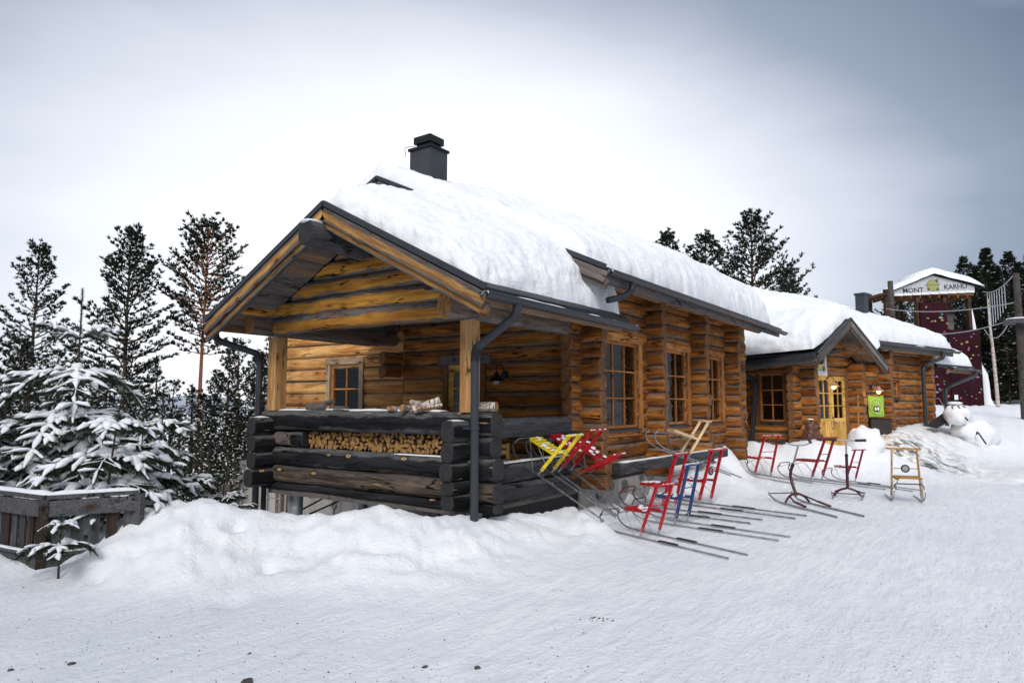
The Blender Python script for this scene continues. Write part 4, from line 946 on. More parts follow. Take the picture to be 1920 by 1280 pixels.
birch=[((6.22,5.62,-.03),(.55,-.6,.28),.052,.34,0,'thick birch log lying nearest the right post on the railing'),((6.2,5.55,-.05),(.7,-.5,.12),.045,.3,1,'split birch log with pale face, lowest in the pile by the right post'),
 ((6.33,5.78,-.05),(.8,-.3,.05),.04,.3,0,'birch log left of the thick log by the right post'),((6.2,5.92,-.065),(.9,.2,.0),.035,.28,0,'small birch log with round cut end, middle of the railing pile'),
 ((6.25,6.02,-.06),(.6,.7,.04),.036,.3,0,'birch log lying slantwise over the left half of the small pile'),((6.28,6.12,-.07),(.9,-.1,.0),.033,.28,1,'second birch log from the left end of the railing pile'),((6.26,6.24,-.07),(.8,.4,.0),.03,.3,0,'leftmost birch log of the railing pile'),
 ((6.3,5.86,0.0),(.4,.85,.05),.034,.32,0,'thin birch log lying on top of the railing pile'),((6.34,4.78,-.05),(.25,-.95,.02),.062,.22,0,'white birch log right of the corner post on the railing'),
 ((6.3,7.55,-.01),(.2,.95,-.12),.05,.42,2,'grey old split log propped near the left post on the railing'),((6.25,7.7,-.05),(.1,1,-.05),.055,.45,1,'flat grey split log lying beside the left post'),((6.2,7.15,-.06),(.15,1,0),.04,.35,2,'thin grey splinter of wood lying under the small porch window'),]
for c,d,r_,L,kd,lb in birch:
    m,M=split_piece(c,d,r_,L,kd); tag(m.build('firewood',(M_birch if 'grey' not in lb else M_greyboard,M_cut if 'grey' not in lb else E_grey,M_split if 'grey' not in lb else M_greyboard),None,M),lb,'firewood')
# ladder fixed to the house wall behind the porch
lad=thing('wall_ladder','grey steel ladder standing in front of the pale log wall beside the left porch post','ladder',(8.4,11.3,-2.5))
for y_ in (11.32,11.72): MB().tube([(8.38,y_,-2.6),(8.38,y_,1.5)],.022,8).build('rail',M_galv,lad)
for i in range(14): MB().tube([(8.38,11.32,-2.4+.28*i),(8.38,11.72,-2.4+.28*i)],.014,6).build('rung',M_galv,lad)
MB().tube([(8.38,11.3,.42),(8.6,10.9,.42),(8.69,10.35,.42)],.016,6).build('wall_bracket',M_metal,lad)
# culvert pillars under the porch and pipes
for (x_,y_,r_,lb) in ((6.45,8.35,.105,'galvanised corrugated pillar under the left corner of the porch'),(8.1,8.75,.1,'galvanised pillar standing under the middle of the porch'),(6.35,4.99,.10,'galvanised steel pillar under the right porch corner behind the downpipe')):
    t=thing('support_pillar',lb,'pillar',(x_,y_,-2.6))
    P=[];rs=[]
    z=-2.6
    while z<-1.2: P.append((x_,y_,z)); rs.append(r_+(.004 if int(round((z+2.6)/.02))%6==0 else 0)); z+=.02
    MB().tube(P,rs,20).build('tube',M_galv,t)
for i,(z_,y0_) in enumerate(((-1.55,8.3),(-1.62,8.1))):
    t=thing('steel_strut',('upper','lower')[i]+' black steel strut running from the pillar to the concrete wall','strut',(6.5,8.4,z_)); MB().tube([(6.55,8.4-.1*i,z_-.03),(8.75,y0_+1.5-.2*i,z_+.05)],.014,8).build('rod',M_roof,t); MB().box((8.72,y0_+1.44-.2*i,z_-.03),(8.755,y0_+1.56-.2*i,z_+.11)).build('plate',M_roof,t)
# wooden chair on the porch
def chair(o,rz,label):
    M=Matrix.Translation(o)@Matrix.Rotation(rz,4,'Z'); t=thing('wooden_chair',label,'chair',o,rz)
    for a,b in ((-.2,-.2),(-.2,.2),(.2,-.2),(.2,.2)):
        m=MB(); m.box((a-.02,b-.02,0),(a+.02,b+.02,.44 if a<0 else .66)); m.build('leg',M_door,t,M)
    MB().box((-.23,-.23,.43),(.23,.23,.46)).build('seat',M_door,t,M)
    for z_ in (.54,.62): MB().box((.19,-.2,z_-.025),(.215,.2,z_+.025)).build('back_slat',M_door,t,M)
    MB().tube([(0,0,.475),(0,0,.5)],.17,12).build('cushion',M_blackrub,t,M)
chair((7.55,5.6,-1.22),.6,'wooden chair standing on the porch behind the black side railing')

# ------------------------------------------------------------------ kicksleds
def kicksled(label,B,tail,lat_w=.40,scale=1.,tail_len=1.15,col=M_redp,steel=M_steel,bow=None,handle=None,lean=.26,H=.88,seat=True,snow=True,pads=True,up=None,kind='kick',reflector=False,front=.8,group='kicksleds parked outside the lodge'):
    """B = point midway between the stanchion feet, tail = direction of the runner tails"""
    tail=Vector(tail).normalized(); up=Vector(up) if up is not None else Vector((0,0,1)); y=up.cross(tail).normalized(); z=tail.cross(y)
    M=Matrix((tail,y,z)).transposed().to_4x4(); M.translation=Vector(B); s=scale
    t=thing('kicksled',label,'kicksled',B,0,group); 
    bow=bow or col; w2=lat_w/2*s; fl=front*s
    th=.012
    for sg in (-1,1):
        P=[]; ys=sg*w2
        for k in range(9):
            a=k/8*math.pi*.52; P.append((-fl+.30*s*(1-math.sin(a))-.0,ys,.24*s*(1-math.cos(a)) if False else .0))
        # curled front
        P=[(-fl+.02*s,ys,.25*s),(-fl-.015*s,ys,.2*s),(-fl+.01*s,ys,.13*s),(-fl+.08*s,ys,.065*s),(-fl+.19*s,ys,.022*s),(-fl+.33*s,ys,.004),(0,ys,.0),(tail_len*.5,ys,0.),(tail_len,ys,0.)]
        Pp=pipe_pts([Vector(p) for p in P],.06,2); m=MB()
        for p,q in zip(Pp[:-1],Pp[1:]):
            if (q-p).length<1e-4: continue
            e=(q-p).normalized()*.004; m.bar(p-e,q+e,.010*max(1,s),.024*s,up=(0,1,0) if False else (0,0,1))
        m.build('runner',steel,t,M)
        if pads: MB().box((.42*s,ys-.02,.008),(.80*s,ys+.02,.020)).build('foot_pad',M_blackrub,t,M)
        # stanchion: steel shoe then painted wood
        top=Vector((lean*s,sg*w2*.82,H*s)); foot=Vector((0,ys,0)); dv=top-foot
        MB().bar(foot+dv*.0,foot+dv*.2,.035*s,.012*s,up=(1,0,0)).build('shoe',M_galv,t,M)
        MB().bar(foot+dv*.11,top,.026*s,.046*s,up=(0,1,0) if False else (1,0,0)).build('stanchion',col,t,M)
        # stays
        if seat:
            MB().tube([(-.38*s,sg*w2*.8,.37*s),(-.12*s,ys,.01)],.005*s,5).build('stay',steel,t,M)
            MB().tube([(-.36*s,sg*w2*.75,.36*s),(-fl+.02*s,ys,.22*s)],.005*s,5).build('stay',steel,t,M)
            MB().tube([(.05*s,ys*.97,.2*s),(-.2*s,sg*w2*.85,.36*s)],.004*s,5).build('stay',steel,t,M)
    # front bow
    MB().tube(pipe_pts([(-fl+.02*s,-w2,.22*s),(-fl+.05*s,-w2*.92,.31*s),(-fl+.05*s,w2*.92,.31*s),(-fl+.02*s,w2,.22*s)],.05*s,4),.010*s,8).build('front_bow',bow,t,M)
    top=Vector((lean*s,0,H*s+.005)); hb=.26*s
    MB().tube([(top.x,-hb,top.z),(top.x,-hb+.01,top.z),(top.x,hb-.01,top.z),(top.x,hb,top.z)],[.010*s,.017*s,.017*s,.010*s],8).build('handlebar',handle or col,t,M)
    for k in ((.62,) if seat else (.75,)):
        c=Vector((lean*s*k,0,H*s*k)); MB().tube([c-Vector((0,w2*.85,0)),c+Vector((0,w2*.85,0))],.008*s,6).build('crossbar',col,t,M)
    if seat:
        zx=.40*s
        for sg in (-1,1): MB().bar((-.40*s,sg*w2*.72,zx-.012),(lean*s*.46+.02,sg*w2*.8,zx-.006),.022*s,.026*s).build('seat_rail',col,t,M)
        n=7
        for i in range(n):
            x_=-.40*s+i*.075*s; wd2=w2*(.86+.04*i/n); MB().box((x_,-wd2,zx+.004),(x_+.045*s,wd2,zx+.018)).build('seat_slat',col,t,M)
        if snow:
            m=MB(); 
            for i in range(10):
                x_=-.38*s+rnd.uniform(0,.48)*s; m.ball((x_,rnd.uniform(-.8,.8)*w2,zx+.020),(rnd.uniform(.02,.05)*s,rnd.uniform(.03,.08)*s,.010*s),7,4,.3,i)
            m.build('seat_snow',M_snow,t,M)
    if snow: 
        m=MB()
        for i in range(6): m.ball((top.x,rnd.uniform(-.9,.9)*hb,top.z+.014*s),(.012*s,.04*s,.008*s),6,4,.3,i)
        m.build('handle_snow',M_snow,t,M)
    if reflector:
        c=Vector((lean*s*.62-.02,-w2*.0,H*s*.62)); R1=[c+Vector((0,.055*math.cos(a),.055*math.sin(a))) for a in [k*math.pi/6 for k in range(13)]]
        MB().tube(R1,.012,6,caps=False).build('reflector_ring',M_blackrub,t,M); MB().tube([c-Vector((.004,0,0)),c+Vector((.004,0,0))],.045,14).build('reflector',M_galv,t,M)
    return t
def dirv(a): return Vector((math.cos(R(a)),math.sin(R(a)),0))
def feet(x,y,z=-1.59): p=onz(x,y,z); return p
kicksled('small red kicksled with snowy slat seat, nearest to the camera',(feet(1200,1009)+feet(1233,1000))/2,dirv(-112),.40,.75,1.30,M_redp,M_steel,bow=M_darkred,H=.83,front=.95,lean=.36)
kicksled('tall red kicksled directly behind the small red one, snowy seat',(feet(1241,962)+feet(1262,952))/2,dirv(-98),.40,.95,1.35,M_redp,M_steel,bow=M_crimson,H=.88,front=.75)
kicksled('dark blue kicksled among the red ones in front of the lodge wall',(feet(1265,986)+feet(1288,976))/2,dirv(-101),.36,.86,1.40,M_blue,M_galv,bow=M_blackrub,H=.9,lean=.24,front=.8)
kicksled('red kicksled with a round reflector between its uprights',(feet(1313,951)+feet(1326,941))/2,dirv(-103),.36,.95,1.55,M_redp,M_steel,H=.90,reflector=True,lean=.27)
kicksled('red kicksled furthest left on the snow bank near the wing window',feet(1429,893),dirv(-128),.42,1.,1.3,M_redp,M_galv,bow=M_blackrub,lean=.36,pads=False)
kicksled('dark red kicksled behind the curved-stem scooter, seat free of snow',feet(1530,900),dirv(-116),.34,1.,1.6,M_crimson,M_galv,bow=M_blackrub,lean=.36,snow=False,pads=False)
kicksled('small dark red kicksled behind the T-handled scooter',feet(1594,903),dirv(-124),.34,.74,1.5,M_crimson,M_steel,bow=M_darkred,lean=.34)
kicksled('varnished cane coloured kicksled facing the camera, rightmost of all',feet(1700,938),dirv(12+180) if False else dirv(14),.46,.95,.75,M_bamboo,M_steel,bow=M_blackrub,snow=False,reflector=True,lean=-.0,pads=False,front=.32)
# leaning ones
def leaning(label,base,tailend,**k):
    B=Vector(base); T=Vector(tailend); d=(T-B); L=d.length; d.normalize(); side=Vector((0,0,1)).cross(d).normalized(); up=d.cross(side)
    return kicksled(label,B,d,up=up,tail_len=L,**k)
leaning('yellow kicksled leaning up against the black side railing of the porch',(7.42,4.69,-.895),(7.42,3.78,-1.37),col=M_yellow,bow=M_galv,lat_w=.38,scale=.82,H=.78,lean=.20,front=.62,pads=False)
leaning('red kicksled leaning on the railing directly behind the yellow one',(7.92,4.70,-.90),(7.92,3.86,-1.38),col=M_redp,bow=M_darkred,lat_w=.38,scale=.86,H=.84,lean=.20,front=.68,pads=False)
leaning('red kicksled leaning lowest beside the corner logs, behind the other red one',(8.38,4.66,-.97),(8.38,4.05,-1.42),col=M_redp,bow=M_darkred,lat_w=.38,scale=.82,H=.66,lean=.32,front=.72,pads=False)
leaning('unpainted birch kicksled leaning over the grey beam along the lodge wall',at(1281,856,11.35),at(1380,893,11.6),col=M_birchp,bow=M_steel,handle=M_birchp,lat_w=.36,scale=.86,H=.78,lean=.22,front=.78,pads=False)
# steel kick scooters
def scooter(label,B,tail,stem,hb_pts,tail_len=1.35,fr_len=.45,wd=.42):
    tail=Vector(tail).normalized(); y=Vector((0,0,1)).cross(tail); M=Matrix((tail,y,Vector((0,0,1)))).transposed().to_4x4(); M.translation=Vector(B)
    t=thing('kick_scooter',label,'kick scooter',B,0,'steel-stemmed kick scooters')
    for sg in (-1,1):
        ys=sg*wd/2; P=[(-fr_len-.02,ys,.12),(-fr_len+.02,ys,.08),(-fr_len+.15,ys,.02),(-fr_len+.3,ys,.003),(.2,ys,.0),(tail_len,ys,0)]; m=MB()
        for p,q in zip(P[:-1],P[1:]): m.bar(p,q,.014,.028)
        m.build('runner',M_steel,t,M)
        MB().tube(pipe_pts([(-.02,0,.16),(.0,ys*.6,.12),(.02,ys,.02)],.06),.018,8).build('fork',M_darkred,t,M)
        MB().bar((.25,ys*.95,.062),(.55,ys*.98,.03),.045,.022).build('foot_plate',M_darkred,t,M); MB().tube([(.0,ys*.6,.12),(.25,ys*.95,.06)],.013,6).build('brace',M_darkred,t,M)
    MB().tube([(-fr_len-.01,-wd/2,.10),(-fr_len-.01,wd/2,.10)],.009,6).build('front_bar',M_darkred,t,M)
    Ps=pipe_pts([Vector(p) for p in stem],.12,5); k=int(len(Ps)*.72)
    MB().tube(Ps[:k+1],.024,10).build('stem',M_darkred,t,M); MB().tube(Ps[k-1:],.014,10).build('upper_stem',M_galv,t,M)
    MB().tube([Ps[k-1]-(Ps[k]-Ps[k-1])*.0,Ps[k-1]+(Ps[k]-Ps[k-1]).normalized()*.03],.027,10).build('clamp',M_roof,t,M)
    hb=pipe_pts([Vector(p) for p in hb_pts],.08,4); MB().tube(hb,.011,8).build('handlebar',M_galv,t,M)
    for e in (hb,hb[::-1]):
        acc=0; g=[e[0]]
        for p,q in zip(e[:-1],e[1:]):
            g.append(q); acc+=(q-p).length
            if acc>.16: break
        if acc>.22: g=[e[0],e[0]+(e[1]-e[0]).normalized()*.17]
        MB().tube(g,.023,8).build('grip',M_blackrub,t,M)
scooter('dark red kick scooter with backward curving stem and drop handlebar',feet(1494,943),dirv(-135),[(.0,0,.12),(-.09,0,.26),(-.17,0,.44),(-.02,0,.68),(.1,0,.92)],[(-.05,.30,.97),(.1,.22,.96),(.12,.1,.92),(.12,-.1,.92),(.1,-.22,.96),(-.05,-.30,.97)],1.3)
scooter('dark red kick scooter with straight upright stem and T handlebar',feet(1590,932),dirv(5),[(.0,0,.14),(.03,0,.4),(.06,0,.7),(.09,0,.95)],[(.09,.31,.96),(.09,.1,.95),(.09,-.1,.95),(.09,-.31,.96)],.5,.32,.44)

# ------------------------------------------------------------------ things at the entrance
lamp('lit copper lamp with conical shade left of the double doors',w(17.0,8.95,.52),-WX if False else -WY+WX*.2,1.25,plain('copper_shade',(.42,.23,.17),.5),M_lit,True,.12)
lamp('lit copper lamp hanging above the green banner',w(19.3,8.86,.42),-WY-WX*.1,1.25,D.materials['copper_shade'],M_lit,True,.12)
def flat_text(txt,size,mt,parent,M,name='lettering',ex=.002,ax='CENTER',bold=0.,sx=1.):
    cu=D.curves.new('t','FONT'); cu.body=txt; cu.size=size; cu.align_x=ax; cu.align_y='CENTER'; cu.extrude=ex; cu.offset=bold; cu.resolution_u=3
    o=D.objects.new('t',cu); COL.objects.link(o); dg=C.evaluated_depsgraph_get(); me=D.meshes.new_from_object(o.evaluated_get(dg)); D.objects.remove(o); D.curves.remove(cu)
    me.materials.clear(); me.materials.append(mt); me.transform(Matrix.Diagonal((sx,1,1,1)))
    return link(name,me,parent,M)
def disc(r,z0,z1,n=28,sx=1.,cx=0,cy=0):
    P=[(cx+r*sx*math.cos(2*math.pi*k/n),cy+r*math.sin(2*math.pi*k/n)) for k in range(n)]; return MB().prism([(a,b,z0) for a,b in P],[(a,b,z1) for a,b in P])
def ring(r0,r1,z0,z1,n=28):
    m=MB()
    for k in range(n):
        a=2*math.pi*k/n;b=2*math.pi*(k+1)/n; q=[(r0*math.cos(a),r0*math.sin(a)),(r1*math.cos(a),r1*math.sin(a)),(r1*math.cos(b),r1*math.sin(b)),(r0*math.cos(b),r0*math.sin(b))]
        m.prism([(x,y,z0) for x,y in q],[(x,y,z1) for x,y in q])
    return m
M_ink=plain('black_ink',(.015,.016,.018),.6); M_sand=plain('sand_yellow_print',(.70,.50,.20),.6); M_olive=plain('olive_print',(.22,.22,.05),.6); M_greyink=plain('grey_ink',(.12,.13,.12),.6)
def paw(parent,M,cx,cy,s,rot=0.):
    m=MB()
    def el_(x,y,a,b):
        c,s_=math.cos(rot),math.sin(rot); X=cx+(x*c-y*s_)*s; Y=cy+(x*s_+y*c)*s; P=[]
        for k in range(10):
            t=2*math.pi*k/10; u=a*math.cos(t); v=b*math.sin(t); P.append((X+(u*c-v*s_)*s,Y+(u*s_+v*c)*s))
        m.prism([(p[0],p[1],.003) for p in P],[(p[0],p[1],.0065) for p in P])
    el_(0,-.15,.38,.3)
    for x,y in ((-.45,.25),(-.17,.45),(.17,.45),(.45,.25)): el_(x,y,.13,.19)
    m.build('paw_print',M_ink,parent,M)
Mf=fr(w(17.05,YE-.16,1.12),WX,Vector((0,0,1)))   # faces -WY ?
if (Mf.to_3x3()@Vector((0,0,1))).dot(-WY)<0: Mf=fr(w(17.05,YE-.16,1.12),-WX,Vector((0,0,1)))
sg=thing('logo_board','white cloth sign with sand yellow disc and black paw prints above the double doors','sign',w(17.05,YE-.16,1.12))
MB().prism([(-.30,-.42,-.01),(.40,-.42,-.01),(.36,.46,-.01),(-.30,.42,-.01)],[(-.30,-.42,0),(.40,-.42,0),(.36,.46,0),(-.30,.42,0)]).build('board',M_white,sg,Mf)
disc(.26,.001,.003,cx=0.02).build('disc',M_sand,sg,Mf); ring(.27,.295,.001,.0035).build('disc_rim',M_olive,sg,Mf@Matrix.Translation((.02,0,0)))
flat_text('BASECAMP',.135,M_greyink,sg,Mf@Matrix.Translation((.03,.02,.0045)),ex=.001,bold=.001,sx=.95)
paw(sg,Mf,.2,.27,.15,-.4); paw(sg,Mf,-.22,-.25,.13,.3); paw(sg,Mf,.23,-.25,.14,-.3)
# banner on the wall right of the doors
bn=thing('green_banner','lime green cloth banner with printed paws on the logs right of the doors','banner',w(19.75,8.86,-.2))
Mb=fr(w(19.85,9.10,-.10),WX,Vector((0,0,1)))
if (Mb.to_3x3()@Vector((0,0,1))).dot(-WY)<0: Mb=fr(w(19.85,9.10,-.10),-WX,Vector((0,0,1)))
Mb=fr(w(19.86,9.0,-.08),WX*.75-WY*.35,Vector((0,0,1))); 
if (Mb.to_3x3()@Vector((0,0,1))).dot(-WX-WY)<0: Mb=fr(Mb.translation,-(WX*.75-WY*.35),Vector((0,0,1)))
nx,ny=14,16; vs=[]
for j in range(ny+1):
    for i in range(nx+1):
        x_=-.25+.50*i/nx; y_=.29-.60*j/ny; sag=.03*math.sin(math.pi*i/nx)*(1-j/ny); zf=.014*math.sin((x_*1.2+y_)*16)*(abs(x_)+.1)+.012*noise.noise(Vector((x_*5,y_*5,2)))
        vs.append((x_,y_-sag,.03+zf))
M_lime=plain('lime_cloth',(.22,.40,.025),.8,.0,.12,4); M_mint=plain('mint_print',(.42,.66,.40),.8)
m=MB(); m.add(vs,[(j*(nx+1)+i,(j+1)*(nx+1)+i,(j+1)*(nx+1)+i+1,j*(nx+1)+i+1) for j in range(ny) for i in range(nx)],0,True); m.build('cloth',M_lime,bn,Mb)
ring(.20,.212,.052,.054).build('printed_ring',M_mint,bn,Mb@Matrix.Translation((-.02,0,0)))
flat_text('BASE',.07,M_mint,bn,Mb@Matrix.Translation((0,.10,.055)),ex=.001); flat_text('CAMP',.085,M_mint,bn,Mb@Matrix.Translation((-.02,.035,.055)),ex=.001)
disc(.075,.052,.055,cx=-.045,cy=-.085,sx=.75).build('print_back',M_ink,bn,Mb); disc(.075,.052,.0555,cx=.04,cy=-.085,sx=.75).build('print_back',M_ink,bn,Mb)
disc(.05,.056,.058,cx=-.045,cy=-.085,sx=.62).build('paw_mark',M_white,bn,Mb); disc(.05,.056,.058,cx=.04,cy=-.085,sx=.62).build('paw_mark',M_white,bn,Mb)
flat_text('lapland',.07,M_mint,bn,Mb@Matrix.Translation((.05,-.22,.055)),ex=.001)
bx=thing('dark_cabinet','dark brown box standing under the green banner','cabinet',w(19.9,9.0,-1.3)); Mbx=Matrix.Translation(w(19.95,9.0,-1.3))@MW@Matrix.Rotation(R(-25),4,'Z')
MB().box((-.33,-.14,0),(.33,.14,.84)).build('body',plain('dark_brown_box',(.025,.018,.016),.6),bx,Mbx); MB().box((-.34,-.15,.842),(.34,.15,.87)).build('lid',M_roof,bx,Mbx)
st=thing('broom_stick','thin wooden stick leaning upright on the dark logs right of the doors','stick',w(18.65,8.75,-1.3)); MB().tube([at(1610,840,17.0),at(1609,741,17.1)],.02,8).build('shaft',M_post,st)
# carved bear
be=thing('bear_statue','brown carved bear sitting left of the double doors, snow on its lap','statue',w(16.75,8.55,-1.15))
mbb=D.metaballs.new('bear'); mbb.resolution=.03; mbb.render_resolution=.03; mo=D.objects.new('bear',mbb); COL.objects.link(mo)
for (x_,y_,z_,r_,s_) in ((0,0,.24,.24,(1,1,1.1)),(0,0,.42,.20,(1,.9,1)),(.0,-.02,.63,.15,(1,1,1)),(.07,-.13,.60,.085,(1,1.1,.8)),(-.1,.02,.76,.05,(1,1,1)),(.10,.02,.76,.05,(1,1,1)),(-.2,-.12,.38,.08,(1,1,1.5)),(.2,-.14,.36,.08,(1,1,1.5)),(-.16,-.24,.1,.10,(1,1.5,1)),(.18,-.24,.1,.10,(1,1.5,1)),(-.17,-.36,.12,.08,(1,1,1.3)),(.2,-.36,.12,.08,(1,1,1.3)),(.12,-.24,.33,.06,(1,1.3,1))):
    e=mbb.elements.new(type='ELLIPSOID'); e.co=(x_,y_,z_); e.radius=r_*1.45; e.size_x,e.size_y,e.size_z=s_
C.view_layer.update(); me=D.meshes.new_from_object(mo.evaluated_get(C.evaluated_depsgraph_get())); D.objects.remove(mo)
me.materials.clear(); me.materials.append(plain('brown_carved_wood',(.10,.035,.022),.45,.0,.4,9,.4)); me.polygons.foreach_set('use_smooth',[True]*len(me.polygons))
_p=at(1517,755,16.75); Mbe=Matrix.Translation((_p.x,_p.y,-1.2))@MW@Matrix.Rotation(R(-10),4,'Z')
bo=link('body',me,be,Mbe)
m=MB(); m.ball((.06,-.225,.60),(.035,.03,.025),8,6); m.build('nose',M_roof,bo,Mbe)
m=MB(); 
for sx_ in (-.02,.10): m.ball((sx_,-.145,.68),.014,8,6)
m.build('eye',M_roof,bo,Mbe)
m=MB(); m.ball((-.17,-.22,.23),(.09,.07,.06),8,6,.3,1).ball((.17,-.28,.20),(.08,.1,.03),8,6,.3,2).ball((0,-.02,.80),(.09,.07,.02),8,6,.3,4); m.build('snow',M_snow,bo,Mbe)
# snow lump beside the doors, snowman
p=at(1622,832,16.4); m=MB(); m.ball((p.x,p.y,-1.05),(.42,.42,.5),22,16,.3,3); tag(m.build('snow_heap',M_snow),'rounded heap of shovelled snow just right of the double doors','snow heap',kind='stuff')
sm=thing('snowman','leaning snowman with twigs and snow on its round head beside the slatted shed','snowman',at(1815,815,20.6))
MB().ball(at(1826,815,20.6),(.62,.6,.46),22,16,.3,11).build('body',M_snow,sm); MB().ball(at(1794,777,20.4),(.33,.33,.31),20,14,.25,12).build('head',M_snow,sm)
hc=at(1790,757,20.4); m=MB(); m.ball(hc+Vector((0,0,.02)),(.20,.2,.05),14,6,.3,5); m.build('cap_snow',M_snow,sm)
m=MB()
for k in range(16):
    a=k*.7; q=hc+Vector((.2*math.cos(a),.2*math.sin(a),-.04)); m.tube([q,q+Vector((.09*math.cos(a+.6),.09*math.sin(a+.6),rnd.uniform(-.1,.02)))],.012,5)
m.build('twigs',M_bark,sm)
MB().tube([at(1806,778,20.2),at(1815,788,20.0)],.022,6).build('twig_arm',M_bark,sm)
t=thing('walking_stick','dark bent stick poking out of the snow right of the snowman','stick',at(1845,830,19.8)); MB().tube(pipe_pts([at(1831,815,20.0),at(1832,809,20),at(1835,812,19.9),at(1849,832,19.6)],.04),.022,7).build('shaft',M_bark,t)
t=thing('metal_frame','thin folding metal frame leaning on the slatted shed wall','frame',w(24.4,9.3,-1)); MB().tube([w(24.0,9.35,.02),w(24.75,9.2,.16),w(25.5,8.9,-.95)],.012,6).build('frame_tube',M_galv,t); MB().tube([w(24.0,9.35,.02),w(24.25,9.2,-.9)],.012,6).build('frame_tube',M_galv,t)
t=thing('shovel_bucket','black plastic snow pusher lying between the shed and the snowman','snow shovel',at(1770,790,20.5)); m=MB(); a=at(1757,803,20.4); b=at(1786,787,20.8)
m.prism([a,b,b+Vector((.1,.25,.05)),a+Vector((.1,.25,.05))],[a+Vector((0,0,.05)),b+Vector((0,0,.14)),b+Vector((.1,.25,.2)),a+Vector((.1,.25,.12))]); m.build('blade',M_blackrub,t)

# ------------------------------------------------------------------ climbing tower and rope course
TD=38.; T0=at(1735,760,TD); tw=thing('climbing_tower','maroon climbing tower with colourful holds under a white gable sign','climbing tower',T0)
M_maroon=plain('maroon_plywood',(.027,.005,.009),.7,.0,.35,1.2,spec=.1)
TM=fr(at(1765,760,TD),Rv,(0,0,1)); TM=fr(at(1765,760,TD),Vector(Rv)*1.0+Vector(Fv)*.0,Vector((0,0,1)))   # local x right, y up, z towards the camera
mpp=TD/1285.
def tx(px): return (px-1765)*mpp*1.0
def ty(py): return (758-py)*mpp
M_pole2=wood('brown_post_wood',(.12,.07,.04),(.05,.03,.018),ga=.3,halfh=9)
# wall panels
for (a,b,c,d) in ((1733,1790,562,470+92),(0,0,0,0)):
    pass
pan=[(1735,1785,760,563),(1786,1846,760,615)]
for a,b,c,d in pan:
    n=int((c-d)/38)+1; H=ty(d)-ty(c)
    for i in range(n):
        for k in range(2 if b-a>40 else 1):
            x0=tx(a)+(tx(b)-tx(a))*k/2; x1=tx(a)+(tx(b)-tx(a))*(k+1)/2
            MB().box((x0+.004,ty(c)-.3+(H+.3)*i/n+.004,-.12),(x1-.004,ty(c)-.3+(H+.3)*(i+1)/n-.004,rnd.uniform(-.006,.006))).build('wall_panel',M_maroon,tw,TM)
MB().box((tx(1735),ty(770),-1.9),(tx(1846),ty(620),-.13)).build('tower_body',M_maroon,tw,TM)
hc_=[(.34,.08,.18),(.34,.34,.36),(.35,.25,.08),(.35,.03,.05),(.07,.22,.16),(.02,.02,.022),(.25,.12,.25)]; hm=[plain('climbing_hold_%d'%i,c,.6) for i,c in enumerate(hc_)]
for i,mm in enumerate(hm): mm.name=('pink','white','ochre','red','green','black','violet')[i]+'_hold'
for i in range(120):
    px=rnd.uniform(1738,1843); py=rnd.uniform(568,748)
    if px>1786 and py<622: continue
    r_=rnd.uniform(.035,.075); MB().ball((tx(px),ty(py),.02),(r_*rnd.uniform(.8,1.5),r_,.07),7,5,.3,i).build('climbing_hold',rnd.choice(hm),tw,TM)
for px,pt in ((1675,545),(1735,545),(1786,545),(1833,545)): MB().box((tx(px)-.09,ty(770),-.35),(tx(px)+.09,ty(pt-8),-.14)).build('post',M_pole2,tw,TM); MB().box((tx(px)-.09,ty(620 if px>1700 else 770),-2.),(tx(px)+.09,ty(pt-8),-1.85)).build('post',M_pole2,tw,TM)
MB().box((tx(1735),ty(615),-.20),(tx(1785),ty(565),-.13)).build('upper_panel',M_maroon,tw,TM)
MB().box((tx(1790),ty(620),-1.7),(tx(1834),ty(578),-1.66)).build('net_wall',M_greyboard,tw,TM)
MB().prism([(tx(1687),ty(548),-.02),(tx(1840),ty(541),-.02),(tx(1840),ty(532),-.02),(tx(1760),ty(511),-.02),(tx(1687),ty(536),-.02)],[(tx(1687),ty(548),.02),(tx(1840),ty(541),.02),(tx(1840),ty(532),.02),(tx(1760),ty(511),.02),(tx(1687),ty(536),.02)]).build('gable_sign',M_signgrey,tw,TM)
for i in range(9):
    a=1687+153*i/9; MB().box((tx(a)+.01,ty(550.5-7*i/9),-.08),(tx(a+16.6),ty(546.5-7*i/9),.035)).build('sign_edge_board',M_white,tw,TM)
gsn=Matrix.Rotation(math.atan(.045),4,'Z')
flat_text('MONT',.37,M_ink,tw,TM@Matrix.Translation((tx(1723),ty(540.5),.024))@gsn,ex=.004,bold=.005,sx=1.08); flat_text('KARHU',.37,M_ink,tw,TM@Matrix.Translation((tx(1804),ty(533.5),.024))@gsn,ex=.004,bold=.005,sx=1.05)
Md=TM@Matrix.Translation((tx(1761),ty(530.5),.024)); disc(.31,0,.004).build('sign_disc',plain('sign_green',(.30,.30,.10),.6),tw,Md); ring(.30,.34,0,.006).build('sign_ring',M_olive,tw,Md)
flat_text('BASECAMP',.15,M_greyink,tw,Md@Matrix.Translation((0,.02,.006)),ex=.002,sx=1.1); paw(tw,Md,.24,.25,.17); paw(tw,Md,-.25,-.24,.15); paw(tw,Md,.27,-.24,.16)
MB().box((tx(1662),ty(549),-2.1),(tx(1840),ty(545),-.05)).build('roof_ceiling',M_casing,tw,TM)
for i in range(10): MB().box((tx(1665+18*i),ty(554),-2.1),(tx(1667+18*i),ty(549.2),-.05)).build('rafter',M_casing,tw,TM)
